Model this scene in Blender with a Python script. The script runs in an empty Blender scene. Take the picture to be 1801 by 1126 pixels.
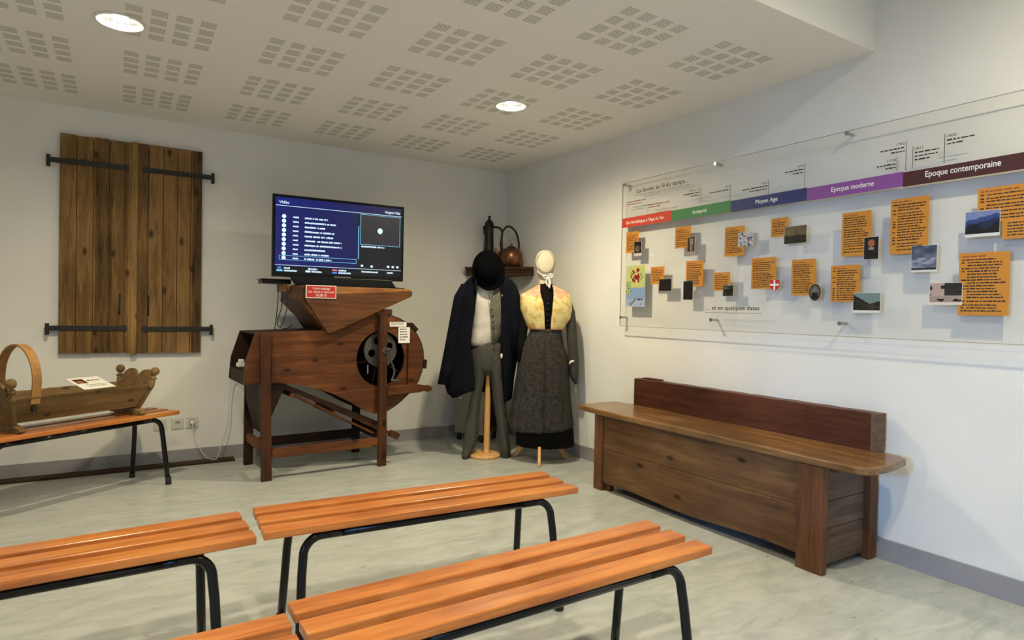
import bpy, bmesh, math, random
from mathutils import Vector, Matrix
from math import sin, cos, pi, radians, atan2, hypot
random.seed(7)
scene = bpy.context.scene
C = scene.collection

# ------------------------------------------------------------------ camera
W_IMG, F_PX = 1801.0, 1106.1
CAM = Vector((-3.1757, -5.2143, 1.18))
yaw, pit, rol = -0.5594, -0.016, 0.0197
fw = Vector((-sin(yaw) * cos(pit), cos(yaw) * cos(pit), sin(pit)))
rt = Vector((cos(yaw), sin(yaw), 0))
up = rt.cross(fw)
r2 = rt * cos(rol) + up * sin(rol)
u2 = -rt * sin(rol) + up * cos(rol)
cd = bpy.data.cameras.new('camera')
cam = bpy.data.objects.new('camera', cd)
C.objects.link(cam)
cam.matrix_world = Matrix(((r2.x, u2.x, -fw.x, CAM.x), (r2.y, u2.y, -fw.y, CAM.y), (r2.z, u2.z, -fw.z, CAM.z), (0, 0, 0, 1)))
cd.sensor_fit = 'HORIZONTAL'
cd.sensor_width = 36.0
cd.lens = F_PX * 36.0 / W_IMG
cd.clip_start = 0.05
scene.camera = cam

# ------------------------------------------------------------------ world, exposure, lights
wd = bpy.data.worlds.new('sky')
scene.world = wd
wd.use_nodes = True
bg = wd.node_tree.nodes['Background']
bg.inputs[0].default_value = (0.62, 0.75, 1.0, 1)
bg.inputs[1].default_value = 0.6
vs = scene.view_settings
vs.view_transform = 'Standard'
vs.look = 'None'
vs.exposure = 0.03
vs.gamma = 1.0
vs.use_curve_mapping = False

CEIL, CEIL2, SOFF = 2.4976, 3.05, -3.49
XL, YB = -5.6, -7.2            # left wall, rear wall
WARM = (1.0, 0.865, 0.57)

def spot(name, loc, power, size=165, blend=1.0, rad=0.05, color=WARM):
    l = bpy.data.lights.new(name, 'SPOT')
    l.energy = power
    l.color = color
    l.spot_size = radians(size)
    l.spot_blend = blend
    l.shadow_soft_size = rad
    o = bpy.data.objects.new(name, l)
    C.objects.link(o)
    o.location = loc
    return o

LAMPS_LOW = [(-3.18, -1.70), (-1.04, -1.74)]
LAMPS_HIGH = [(-3.18, -4.75), (-1.04, -4.75)]
for (x, y), pw_ in zip(LAMPS_LOW, (112, 134)):
    spot('lamp_light', (x, y, CEIL - 0.012), pw_)
for (x, y), pw_ in zip(LAMPS_HIGH, (210, 145)):
    spot('lamp_light', (x, y, CEIL2 - 0.03), pw_, size=160)
# added daylight lamp at an invented passage window, behind and left of the camera
PA0, PA1, XPASS = -6.3, -4.3, -8.8
al = bpy.data.lights.new('added_daylight', 'AREA')
al.shape = 'RECTANGLE'
al.size, al.size_y = 1.6, 0.5
al.energy = 530
al.color = (0.20, 0.47, 1.0)
ao = bpy.data.objects.new('added_daylight', al)
C.objects.link(ao)
ao.location = (XPASS - 0.03, (PA0 + PA1) / 2, 2.02)
ao.rotation_euler = Vector((1, 0, 0)).to_track_quat('-Z', 'Z').to_euler()

# ------------------------------------------------------------------ materials
def new_mat(name):
    m = bpy.data.materials.new(name)
    m.use_nodes = True
    nt = m.node_tree
    return m, nt, nt.nodes['Principled BSDF']

def srgb(r, g, b):
    f = lambda c: ((c / 255.0 + 0.055) / 1.055) ** 2.4 if c / 255.0 > 0.04045 else c / 255.0 / 12.92
    return (f(r), f(g), f(b), 1)

def plain(name, col, rough=0.6, metal=0.0, noise=0.0, nscale=20, bump=0.0, spec=0.5, coat=0.0):
    m, nt, p = new_mat(name)
    p.inputs['Roughness'].default_value = rough
    p.inputs['Metallic'].default_value = metal
    p.inputs['Specular IOR Level'].default_value = spec
    p.inputs['Coat Weight'].default_value = coat
    p.inputs['Base Color'].default_value = col
    if noise or bump:
        tc = nt.nodes.new('ShaderNodeTexCoord')
        n = nt.nodes.new('ShaderNodeTexNoise')
        n.inputs['Scale'].default_value = nscale
        n.inputs['Detail'].default_value = 6
        nt.links.new(tc.outputs['Object'], n.inputs['Vector'])
        if noise:
            r = nt.nodes.new('ShaderNodeValToRGB')
            r.color_ramp.elements[0].position = 0.3
            r.color_ramp.elements[1].position = 0.7
            r.color_ramp.elements[0].color = [c * (1 - noise) for c in col[:3]] + [1]
            r.color_ramp.elements[1].color = [min(1, c * (1 + noise)) for c in col[:3]] + [1]
            nt.links.new(n.outputs[0], r.inputs[0])
            nt.links.new(r.outputs[0], p.inputs['Base Color'])
        if bump:
            b = nt.nodes.new('ShaderNodeBump')
            b.inputs['Strength'].default_value = bump
            b.inputs['Distance'].default_value = 0.002
            nt.links.new(n.outputs[0], b.inputs['Height'])
            nt.links.new(b.outputs[0], p.inputs['Normal'])
    return m

def wood(name, dark, mid, light, axis='x', rough=0.5, sc=1.0, plank=None, plank_off=0.0, knots=0.0, bump=0.15, contrast=1.0, kp='xz'):
    """grain runs along axis; plank = (axis index, width) gives each plank its own tone"""
    m, nt, p = new_mat(name)
    N, L = nt.nodes, nt.links
    p.inputs['Roughness'].default_value = rough
    p.inputs['Specular IOR Level'].default_value = 0.5 if rough < 0.3 else 0.22
    tc = N.new('ShaderNodeTexCoord')
    mp = N.new('ShaderNodeMapping')
    s = [14 * sc, 14 * sc, 14 * sc]
    s['xyz'.index(axis)] = 1.1 * sc
    mp.inputs['Scale'].default_value = s
    L.new(tc.outputs['Object'], mp.inputs['Vector'])
    vec = mp.outputs[0]
    n1 = N.new('ShaderNodeTexNoise')
    n1.inputs['Scale'].default_value = 1.6
    n1.inputs['Detail'].default_value = 7
    n1.inputs['Roughness'].default_value = 0.62
    n1.inputs['Distortion'].default_value = 0.6
    L.new(vec, n1.inputs['Vector'])
    n2 = N.new('ShaderNodeTexNoise')
    n2.inputs['Scale'].default_value = 9
    n2.inputs['Detail'].default_value = 4
    L.new(vec, n2.inputs['Vector'])
    n3 = N.new('ShaderNodeTexNoise')
    n3.inputs['Scale'].default_value = 2.2
    n3.inputs['Detail'].default_value = 3
    L.new(tc.outputs['Object'], n3.inputs['Vector'])
    def mix(a, b, f):
        k = N.new('ShaderNodeMix')
        k.inputs[0].default_value = f
        L.new(a, k.inputs[2]); L.new(b, k.inputs[3])
        return k.outputs[0]
    v = mix(n1.outputs[0], n2.outputs[0], 0.3)
    v = mix(v, n3.outputs[0], 0.35)
    if plank:
        sx = N.new('ShaderNodeSeparateXYZ')
        L.new(tc.outputs['Object'], sx.inputs[0])
        d = N.new('ShaderNodeMath'); d.operation = 'DIVIDE'
        L.new(sx.outputs[plank[0]], d.inputs[0]); d.inputs[1].default_value = plank[1]
        a = N.new('ShaderNodeMath'); a.operation = 'ADD'
        L.new(d.outputs[0], a.inputs[0]); a.inputs[1].default_value = plank_off
        fl = N.new('ShaderNodeMath'); fl.operation = 'FLOOR'
        L.new(a.outputs[0], fl.inputs[0])
        wn = N.new('ShaderNodeTexWhiteNoise'); wn.noise_dimensions = '1D'
        L.new(fl.outputs[0], wn.inputs['W'])
        mm = N.new('ShaderNodeMath'); mm.operation = 'MULTIPLY_ADD'
        L.new(wn.outputs[0], mm.inputs[0]); mm.inputs[1].default_value = 0.22; mm.inputs[2].default_value = -0.11
        ad = N.new('ShaderNodeMath'); ad.operation = 'ADD'
        L.new(v, ad.inputs[0]); L.new(mm.outputs[0], ad.inputs[1])
        v = ad.outputs[0]
    r = N.new('ShaderNodeValToRGB')
    e = r.color_ramp.elements
    w = 0.16 / contrast
    e[0].position = 0.5 - w; e[0].color = dark
    e[1].position = 0.5 + w; e[1].color = light
    k = e.new(0.5); k.color = mid
    L.new(v, r.inputs[0])
    col = r.outputs[0]
    if knots:
        vo = N.new('ShaderNodeTexVoronoi'); vo.voronoi_dimensions = '2D'
        vo.inputs['Scale'].default_value = knots
        sq = N.new('ShaderNodeSeparateXYZ'); L.new(tc.outputs['Object'], sq.inputs[0])
        cq = N.new('ShaderNodeCombineXYZ')
        for q in (0, 1):
            ml = N.new('ShaderNodeMath'); ml.operation = 'MULTIPLY'
            L.new(sq.outputs['xyz'.index(kp[q])], ml.inputs[0]); ml.inputs[1].default_value = 0.6 if kp[q] == axis else 1.25
            L.new(ml.outputs[0], cq.inputs[q])
        L.new(cq.outputs[0], vo.inputs['Vector'])
        lt = N.new('ShaderNodeMapRange')
        lt.inputs[1].default_value = 0.03; lt.inputs[2].default_value = 0.085
        lt.inputs[3].default_value = 0.85; lt.inputs[4].default_value = 0.0
        L.new(vo.outputs['Distance'], lt.inputs[0])
        mk = N.new('ShaderNodeMix'); mk.data_type = 'RGBA'
        L.new(lt.outputs[0], mk.inputs[0]); L.new(col, mk.inputs[6])
        mk.inputs[7].default_value = [c * 0.45 for c in dark[:3]] + [1]
        col = mk.outputs[2]
    L.new(col, p.inputs['Base Color'])
    b = N.new('ShaderNodeBump')
    b.inputs['Strength'].default_value = bump
    b.inputs['Distance'].default_value = 0.003
    L.new(n2.outputs[0], b.inputs['Height'])
    L.new(b.outputs[0], p.inputs['Normal'])
    return m

def emit(name, col, strength):
    m, nt, p = new_mat(name)
    p.inputs['Base Color'].default_value = (0, 0, 0, 1)
    p.inputs['Emission Color'].default_value = col
    p.inputs['Emission Strength'].default_value = strength
    p.inputs['Roughness'].default_value = 0.3
    return m

M = {}
M['wall'] = plain('wall_paint', (0.81, 0.805, 0.775, 1), 0.85, noise=0.03, nscale=3, bump=0.08)
M['soffit'] = M['wall']
M['ceil_plain'] = plain('ceiling_paint', (0.89, 0.885, 0.85, 1), 0.9, bump=0.04, nscale=60)
M['base'] = plain('baseboard_paint', (0.31, 0.30, 0.31, 1), 0.5, noise=0.04, nscale=8)
M['orange'] = wood('varnished_slat', srgb(150, 80, 34), srgb(196, 118, 56), srgb(214, 142, 76), 'x', 0.28, 1.3, knots=0, bump=0.03, contrast=1.15)
M['black'] = plain('black_enamel', (0.003, 0.003, 0.0045, 1), 0.14, spec=0.35)
M['rubber'] = plain('black_rubber', (0.008, 0.008, 0.008, 1), 0.6)
M['shutter'] = wood('shutter_wood', srgb(62, 44, 24), srgb(120, 90, 52), srgb(164, 128, 80), 'z', 0.7, 1.2, plank=(0, 0.0975), plank_off=0.0, knots=3.8)
M['shutter_r'] = wood('shutter_wood_right', srgb(56, 41, 24), srgb(108, 81, 48), srgb(154, 118, 74), 'z', 0.7, 1.2, plank=(0, 0.0925), plank_off=0.4, knots=3.4)
M['iron'] = plain('black_iron', (0.012, 0.011, 0.011, 1), 0.55, noise=0.3, nscale=40, bump=0.2)
M['rust'] = plain('grey_iron', (0.075, 0.070, 0.066, 1), 0.6, metal=0.3, noise=0.25, nscale=14, bump=0.2)
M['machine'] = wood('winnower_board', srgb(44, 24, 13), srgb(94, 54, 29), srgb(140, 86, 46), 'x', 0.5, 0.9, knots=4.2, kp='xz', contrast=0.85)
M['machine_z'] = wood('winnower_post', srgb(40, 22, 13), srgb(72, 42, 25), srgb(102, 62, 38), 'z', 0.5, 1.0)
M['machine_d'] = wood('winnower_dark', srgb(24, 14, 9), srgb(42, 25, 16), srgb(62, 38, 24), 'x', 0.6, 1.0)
M['hopper'] = wood('hopper_board', srgb(48, 28, 17), srgb(84, 52, 32), srgb(118, 76, 46), 'x', 0.45, 0.8)
M['pale_edge'] = wood('shelf_plank', srgb(120, 78, 42), srgb(158, 108, 62), srgb(184, 134, 84), 'x', 0.45, 1.0)
M['inside'] = plain('dark_inside', (0.012, 0.009, 0.007, 1), 0.9)
M['oldx'] = wood('old_bench_board', srgb(54, 37, 24), srgb(100, 71, 47), srgb(138, 102, 68), 'y', 0.5, 0.9, knots=3.4, kp='yz', contrast=0.8)
M['oldz'] = wood('old_bench_post', srgb(60, 38, 25), srgb(104, 68, 44), srgb(136, 92, 60), 'z', 0.5, 1.0, contrast=0.9)
M['oldseat'] = wood('old_bench_seat', srgb(64, 43, 26), srgb(120, 86, 52), srgb(162, 122, 78), 'y', 0.24, 1.0, contrast=0.9)
M['oldback'] = wood('old_bench_back', srgb(52, 28, 20), srgb(80, 46, 33), srgb(102, 62, 44), 'y', 0.45, 0.8)
M['oldend'] = wood('old_bench_end', srgb(74, 60, 52), srgb(106, 88, 76), srgb(134, 112, 96), 'x', 0.55, 1.0)
M['cradle'] = wood('cradle_wood', srgb(82, 62, 38), srgb(122, 96, 62), srgb(152, 124, 84), 'x', 0.6, 1.1, knots=5)
M['cradle_p'] = wood('cradle_hoop', srgb(130, 92, 52), srgb(172, 128, 78), srgb(196, 152, 98), 'z', 0.5, 1.2)
M['beech'] = wood('beech', srgb(186, 136, 82), srgb(214, 164, 106), srgb(228, 182, 126), 'z', 0.4, 1.0, bump=0.03)
M['white_pl'] = plain('white_plastic', (0.78, 0.77, 0.74, 1), 0.35)
M['cream_pl'] = plain('socket_plastic', (0.66, 0.65, 0.60, 1), 0.4)
M['paper'] = plain('white_paper', (0.85, 0.84, 0.80, 1), 0.7)
M['ink'] = plain('black_ink', (0.012, 0.010, 0.009, 1), 0.7)
M['inkred'] = plain('dark_red_ink', (0.25, 0.05, 0.04, 1), 0.7)
M['inkgrey'] = plain('grey_ink', (0.06, 0.055, 0.06, 1), 0.7)
M['copper'] = plain('aged_copper', (0.23, 0.105, 0.055, 1), 0.32, metal=0.9, noise=0.3, nscale=8, bump=0.1)
M['pewter'] = plain('dark_pewter', (0.028, 0.023, 0.020, 1), 0.42, metal=0.6, noise=0.3, nscale=10)
M['shelfw'] = wood('shelf_wood', srgb(44, 29, 19), srgb(72, 50, 33), srgb(96, 68, 45), 'x', 0.5, 1.0)
M['navy'] = plain('navy_wool', (0.0035, 0.0045, 0.010, 1), 1.0, spec=0.15, noise=0.25, nscale=9, bump=0.3)
M['felt'] = plain('black_felt', (0.002, 0.002, 0.0028, 1), 1.0, spec=0.05, noise=0.2, nscale=12)
M['shirt'] = plain('unbleached_linen', (0.62, 0.59, 0.53, 1), 0.9, noise=0.10, nscale=14, bump=0.5)
M['vest'] = plain('grey_green_wool', (0.13, 0.125, 0.10, 1), 0.95, noise=0.3, nscale=60, bump=0.5)
M['trouser'] = plain('grey_wool_trousers', (0.056, 0.055, 0.047, 1), 0.95, noise=0.3, nscale=60, bump=0.5)
M['skirt'] = plain('charcoal_tweed', (0.038, 0.034, 0.032, 1), 0.95, spec=0.2, noise=0.45, nscale=38, bump=0.6)
M['blackcloth'] = plain('black_cotton', (0.005, 0.0048, 0.005, 1), 1.0, spec=0.15, noise=0.2, nscale=20)
M['greycloth'] = plain('dark_grey_cotton', (0.045, 0.042, 0.038, 1), 0.95, noise=0.2, nscale=20)
M['cream'] = plain('cream_cotton', (0.66, 0.58, 0.44, 1), 0.9, noise=0.06, nscale=30, bump=0.3)
M['creamd'] = plain('cream_cap', (0.58, 0.51, 0.39, 1), 0.9, noise=0.08, nscale=30, bump=0.3)
M['white_cl'] = plain('white_cotton', (0.80, 0.80, 0.78, 1), 0.85)
M['btn'] = plain('dark_button', (0.02, 0.018, 0.02, 1), 0.25)
M['steel'] = plain('brushed_steel', (0.45, 0.45, 0.44, 1), 0.3, metal=0.95)
M['olive'] = plain('beige_panel', (0.30, 0.27, 0.19, 1), 0.7, noise=0.08, nscale=10)
M['cabdark'] = wood('cabinet_dark', srgb(30, 17, 12), srgb(48, 28, 20), srgb(66, 40, 28), 'z', 0.5, 1.0)
M['red'] = plain('red_card', srgb(192, 40, 34), 0.5)
M['tvblack'] = plain('tv_black', (0.003, 0.003, 0.004, 1), 0.15, spec=0.3)
M['tvmatte'] = plain('tv_stand_black', (0.005, 0.005, 0.006, 1), 0.35, spec=0.3)
M['batten'] = wood('floor_batten', srgb(36, 25, 17), srgb(60, 42, 29), srgb(84, 60, 42), 'x', 0.6, 1.0)
M['cable'] = plain('black_cable', (0.01, 0.01, 0.01, 1), 0.5)
M['card'] = plain('ochre_card', srgb(196, 132, 50), 0.6, spec=0.3)

# shawl: yellow printed silk with a pink border towards neck, shoulders and hem
def shawl_mat():
    m, nt, p = new_mat('printed_shawl')
    N, L = nt.nodes, nt.links
    p.inputs['Roughness'].default_value = 0.6
    at = N.new('ShaderNodeAttribute'); at.attribute_name = 'border'
    tc = N.new('ShaderNodeTexCoord')
    n = N.new('ShaderNodeTexNoise'); n.inputs['Scale'].default_value = 26; n.inputs['Detail'].default_value = 3
    L.new(tc.outputs['Object'], n.inputs['Vector'])
    r = N.new('ShaderNodeValToRGB')
    r.color_ramp.elements[0].position = 0.36; r.color_ramp.elements[0].color = srgb(214, 176, 98)
    r.color_ramp.elements[1].position = 0.50; r.color_ramp.elements[1].color = srgb(232, 214, 150)
    L.new(n.outputs[0], r.inputs[0])
    r2_ = N.new('ShaderNodeValToRGB')
    r2_.color_ramp.elements[0].position = 0.38; r2_.color_ramp.elements[0].color = srgb(218, 140, 108)
    r2_.color_ramp.elements[1].position = 0.52; r2_.color_ramp.elements[1].color = srgb(234, 172, 142)
    L.new(n.outputs[0], r2_.inputs[0])
    mx = N.new('ShaderNodeMix'); mx.data_type = 'RGBA'
    L.new(at.outputs['Fac'], mx.inputs[0]); L.new(r.outputs[0], mx.inputs[6]); L.new(r2_.outputs[0], mx.inputs[7])
    L.new(mx.outputs[2], p.inputs['Base Color'])
    return m
M['shawl'] = shawl_mat()

def floor_mat():
    m, nt, p = new_mat('linoleum')
    N, L = nt.nodes, nt.links
    tc = N.new('ShaderNodeTexCoord')
    mp = N.new('ShaderNodeMapping')
    mp.inputs['Rotation'].default_value = (0, 0, radians(12))
    mp.inputs['Scale'].default_value = (0.9, 2.6, 1)
    L.new(tc.outputs['Object'], mp.inputs['Vector'])
    n = N.new('ShaderNodeTexNoise'); n.inputs['Scale'].default_value = 4.6; n.inputs['Detail'].default_value = 9; n.inputs['Roughness'].default_value = 0.62; n.inputs['Distortion'].default_value = 1.2
    L.new(mp.outputs[0], n.inputs['Vector'])
    r = N.new('ShaderNodeValToRGB')
    r.color_ramp.elements[0].position = 0.30; r.color_ramp.elements[0].color = srgb(160, 165, 162)
    r.color_ramp.elements[1].position = 0.62; r.color_ramp.elements[1].color = srgb(186, 190, 187)
    L.new(n.outputs[0], r.inputs[0])
    v = N.new('ShaderNodeTexNoise'); v.inputs['Scale'].default_value = 17; v.inputs['Detail'].default_value = 2
    m3 = N.new('ShaderNodeMapping'); m3.inputs['Scale'].default_value = (0.7, 2.2, 1); L.new(tc.outputs['Object'], m3.inputs['Vector']); L.new(m3.outputs[0], v.inputs['Vector'])
    mr = N.new('ShaderNodeMapRange'); mr.inputs[1].default_value = 0.705; mr.inputs[2].default_value = 0.75; mr.inputs[3].default_value = 0; mr.inputs[4].default_value = 0.6
    L.new(v.outputs[0], mr.inputs[0])
    mx = N.new('ShaderNodeMix'); mx.data_type = 'RGBA'
    L.new(mr.outputs[0], mx.inputs[0]); L.new(r.outputs[0], mx.inputs[6]); mx.inputs[7].default_value = srgb(96, 90, 74)
    L.new(mx.outputs[2], p.inputs['Base Color'])
    p.inputs['Roughness'].default_value = 0.30
    p.inputs['Specular IOR Level'].default_value = 0.35
    b = N.new('ShaderNodeBump'); b.inputs['Strength'].default_value = 0.05; b.inputs['Distance'].default_value = 0.002
    L.new(n.outputs[0], b.inputs['Height']); L.new(b.outputs[0], p.inputs['Normal'])
    return m
M['floor'] = floor_mat()

def ceil_mat():
    """plasterboard with 4 x 4 patches of narrow slots every 0.612 m"""
    m, nt, p = new_mat('perforated_ceiling')
    N, L = nt.nodes, nt.links
    p.inputs['Roughness'].default_value = 0.9
    tc = N.new('ShaderNodeTexCoord')
    sx = N.new('ShaderNodeSeparateXYZ'); L.new(tc.outputs['Object'], sx.inputs[0])
    def mth(op, a, b=None, c=None):
        k = N.new('ShaderNodeMath'); k.operation = op
        for i, q in enumerate((a, b, c)):
            if q is None: continue
            if isinstance(q, (int, float)): k.inputs[i].default_value = q
            else: L.new(q, k.inputs[i])
        return k.outputs[0]
    PX, PY, EXT, PT = 0.6135, 0.6115, 0.372, 0.1015
    SL = EXT - 3 * PT
    def inside(v, origin, per):
        a = mth('FLOORED_MODULO', mth('SUBTRACT', v, origin), per)
        g = mth('LESS_THAN', a, EXT)
        q = mth('FLOORED_MODULO', a, PT)
        return mth('MULTIPLY', g, mth('LESS_THAN', q, SL)), q
    gx, qx = inside(sx.outputs[0], -1.321 - 0.6135 * 8, PX)
    gy, qy = inside(sx.outputs[1], -3.153 - 0.6115 * 8, PY)
    sp = SL / 5.6
    s = mth('LESS_THAN', mth('FLOORED_MODULO', qy, sp), sp * 0.42)
    mask = mth('MULTIPLY', mth('MULTIPLY', gx, gy), s)
    # the plain margin along the back wall
    mask = mth('MULTIPLY', mask, mth('LESS_THAN', sx.outputs[1], -0.22))
    mask = mth('MULTIPLY', mask, mth('LESS_THAN', sx.outputs[0], -0.20))
    mask = mth('MULTIPLY', mask, mth('GREATER_THAN', sx.outputs[1], -3.22))
    mx = N.new('ShaderNodeMix'); mx.data_type = 'RGBA'
    L.new(mask, mx.inputs[0]); mx.inputs[6].default_value = (0.89, 0.885, 0.85, 1); mx.inputs[7].default_value = (0.30, 0.28, 0.235, 1)
    L.new(mx.outputs[2], p.inputs['Base Color'])
    return m
M['ceil'] = ceil_mat()

def glass_mat(name, refl=0.06, tint=(1, 1, 1, 1)):
    m = bpy.data.materials.new(name); m.use_nodes = True
    nt = m.node_tree; N, L = nt.nodes, nt.links
    for n in list(N): N.remove(n)
    out = N.new('ShaderNodeOutputMaterial')
    t = N.new('ShaderNodeBsdfTransparent'); t.inputs[0].default_value = tint
    g = N.new('ShaderNodeBsdfGlossy'); g.inputs['Roughness'].default_value = 0.02
    lw = N.new('ShaderNodeLayerWeight')
    pw5 = N.new('ShaderNodeMath'); pw5.operation = 'POWER'; pw5.inputs[1].default_value = 5
    L.new(lw.outputs['Facing'], pw5.inputs[0])
    f = N.new('ShaderNodeMath'); f.operation = 'MULTIPLY_ADD'; f.inputs[1].default_value = 0.9; f.inputs[2].default_value = 0.045
    L.new(pw5.outputs[0], f.inputs[0])
    mx = N.new('ShaderNodeMixShader')
    L.new(f.outputs[0], mx.inputs[0]); L.new(t.outputs[0], mx.inputs[1]); L.new(g.outputs[0], mx.inputs[2])
    L.new(mx.outputs[0], out.inputs[0])
    return m
M['plexi'] = glass_mat('clear_acrylic', tint=(0.985, 0.985, 0.98, 1))
M['plexi_edge'] = plain('acrylic_edge', (0.32, 0.33, 0.31, 1), 0.25)
M['pane'] = glass_mat('added_window_glass')

def pic_mat():
    m, nt, p = new_mat('printed_picture')
    a = nt.nodes.new('ShaderNodeAttribute'); a.attribute_name = 'Col'
    nt.links.new(a.outputs['Color'], p.inputs['Base Color'])
    p.inputs['Roughness'].default_value = 0.45
    return m
M['pic'] = pic_mat()

# ------------------------------------------------------------------ mesh helpers
def tag(o, label=None, cat=None, group=None, kind=None):
    if label: o['label'] = label
    if cat: o['category'] = cat
    if group: o['group'] = group
    if kind: o['kind'] = kind
    return o

def thing(name, label, cat, loc=(0, 0, 0), rz=0.0, group=None):
    o = bpy.data.objects.new(name, None)
    o.empty_display_size = 0.1
    C.objects.link(o)
    o.location = loc
    o.rotation_euler = (0, 0, rz)
    return tag(o, label, cat, group)

def obj(name, bm, mat, parent=None, smooth=False, bevel=0.0, label=None, loc=None, recalc=True):
    me = bpy.data.meshes.new(name)
    if recalc:
        bmesh.ops.recalc_face_normals(bm, faces=bm.faces)
    bm.to_mesh(me)
    bm.free()
    o = bpy.data.objects.new(name, me)
    C.objects.link(o)
    for k in (mat if isinstance(mat, (list, tuple)) else [mat]):
        me.materials.append(k)
    if smooth:
        for f in me.polygons: f.use_smooth = True
    if bevel:
        b = o.modifiers.new('bevel', 'BEVEL')
        b.width = bevel; b.segments = 2; b.limit_method = 'ANGLE'; b.angle_limit = radians(40)
    if parent is not None: o.parent = parent
    if loc is not None: o.location = loc
    if label: o['label'] = label
    return o

def box(bm, x0, x1, y0, y1, z0, z1, mat=None):
    v = [bm.verts.new(p) for p in ((x0, y0, z0), (x1, y0, z0), (x1, y1, z0), (x0, y1, z0), (x0, y0, z1), (x1, y0, z1), (x1, y1, z1), (x0, y1, z1))]
    for f in ((0, 3, 2, 1), (4, 5, 6, 7), (0, 1, 5, 4), (1, 2, 6, 5), (2, 3, 7, 6), (3, 0, 4, 7)):
        fc = bm.faces.new([v[i] for i in f])
        if mat is not None: fc.material_index = mat
    return v

def bx(*a):
    bm = bmesh.new(); box(bm, *a); return bm

def hexa(bm, bot, top):
    v = [bm.verts.new(p) for p in list(bot) + list(top)]
    n = len(bot)
    bm.faces.new(v[:n][::-1]); bm.faces.new(v[n:])
    for i in range(n):
        j = (i + 1) % n
        bm.faces.new([v[i], v[j], v[n + j], v[n + i]])

def prism(bm, pts, a0, a1, plane='xz', holes=()):
    """extrude a 2-D outline (with optional holes) between a0 and a1 along the missing axis"""
    def P3(p, a):
        return {'xz': (p[0], a, p[1]), 'xy': (p[0], p[1], a), 'yz': (a, p[0], p[1])}[plane]
    if not holes:
        hexa(bm, [P3(p, a0) for p in pts], [P3(p, a1) for p in pts]); return
    for a in (a0, a1):
        ed = []
        for lp in [pts] + list(holes):
            vs_ = [bm.verts.new(P3(p, a)) for p in lp]
            ed += [bm.edges.new((vs_[i], vs_[(i + 1) % len(vs_)])) for i in range(len(vs_))]
        bmesh.ops.triangle_fill(bm, use_beauty=True, use_dissolve=False, edges=ed)
    for lp in [pts] + list(holes):
        a = [bm.verts.new(P3(p, a0)) for p in lp]; b = [bm.verts.new(P3(p, a1)) for p in lp]
        for i in range(len(lp)):
            j = (i + 1) % len(lp)
            bm.faces.new([a[i], a[j], b[j], b[i]])
    bmesh.ops.remove_doubles(bm, verts=bm.verts, dist=1e-5)

def tube(bm, path, r, n=10, cap=True, flat=None):
    """sweep a circle (radius r or list) along points"""
    pts = [Vector(p) for p in path]
    rings = []
    prev = None
    for i, p in enumerate(pts):
        d = (pts[min(i + 1, len(pts) - 1)] - pts[max(i - 1, 0)]).normalized()
        if prev is None:
            a = Vector((0, 0, 1)) if abs(d.z) < 0.9 else Vector((1, 0, 0))
            s = d.cross(a).normalized()
        else:
            s = (prev - d * prev.dot(d)).normalized()
        prev = s
        t = d.cross(s)
        rr = r[i] if isinstance(r, (list, tuple)) else r
        k = flat or 1.0
        rings.append([bm.verts.new(p + s * rr * cos(2 * pi * j / n) + t * rr * k * sin(2 * pi * j / n)) for j in range(n)])
    for a, b in zip(rings, rings[1:]):
        for j in range(n):
            bm.faces.new([a[j], a[(j + 1) % n], b[(j + 1) % n], b[j]])
    if cap:
        bm.faces.new(rings[0][::-1]); bm.faces.new(rings[-1])

def arc(c, r, a0, a1, n, ax=0):
    out = []
    for i in range(n + 1):
        a = a0 + (a1 - a0) * i / n
        out.append((c[0] + r * cos(a), c[1] + r * sin(a)))
    return out

def lathe(bm, prof, cx=0, cy=0, n=32, sx=1.0, sy=1.0):
    rings = []
    for (r, z) in prof:
        if r < 1e-6: rings.append([bm.verts.new((cx, cy, z))])
        else: rings.append([bm.verts.new((cx + r * sx * cos(2 * pi * j / n), cy + r * sy * sin(2 * pi * j / n), z)) for j in range(n)])
    for a, b in zip(rings, rings[1:]):
        for j in range(n):
            k = (j + 1) % n
            if len(a) == 1 and len(b) == 1: continue
            if len(a) == 1: bm.faces.new([a[0], b[k], b[j]])
            elif len(b) == 1: bm.faces.new([a[j], a[k], b[0]])
            else: bm.faces.new([a[j], a[k], b[k], b[j]])
    if len(rings[0]) > 1: bm.faces.new(rings[0][::-1])
    if len(rings[-1]) > 1: bm.faces.new(rings[-1])

def loft(bm, rings, close=True, cap=True):
    vr = [[bm.verts.new(p) for p in r] for r in rings]
    n = len(vr[0])
    for a, b in zip(vr, vr[1:]):
        for j in range(n if close else n - 1):
            k = (j + 1) % n
            bm.faces.new([a[j], a[k], b[k], b[j]])
    if cap and close:
        bm.faces.new(vr[0][::-1]); bm.faces.new(vr[-1])
    return vr

def interp(tab, z):
    """piecewise linear lookup in [(z, a, b, ...)] sorted by z"""
    if z <= tab[0][0]: return tab[0][1:]
    for a, b in zip(tab, tab[1:]):
        if z <= b[0]:
            t = (z - a[0]) / (b[0] - a[0]); t = t * t * (3 - 2 * t) * 0.5 + t * 0.5
            return tuple(p + (q - p) * t for p, q in zip(a[1:], b[1:]))
    return tab[-1][1:]

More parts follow.
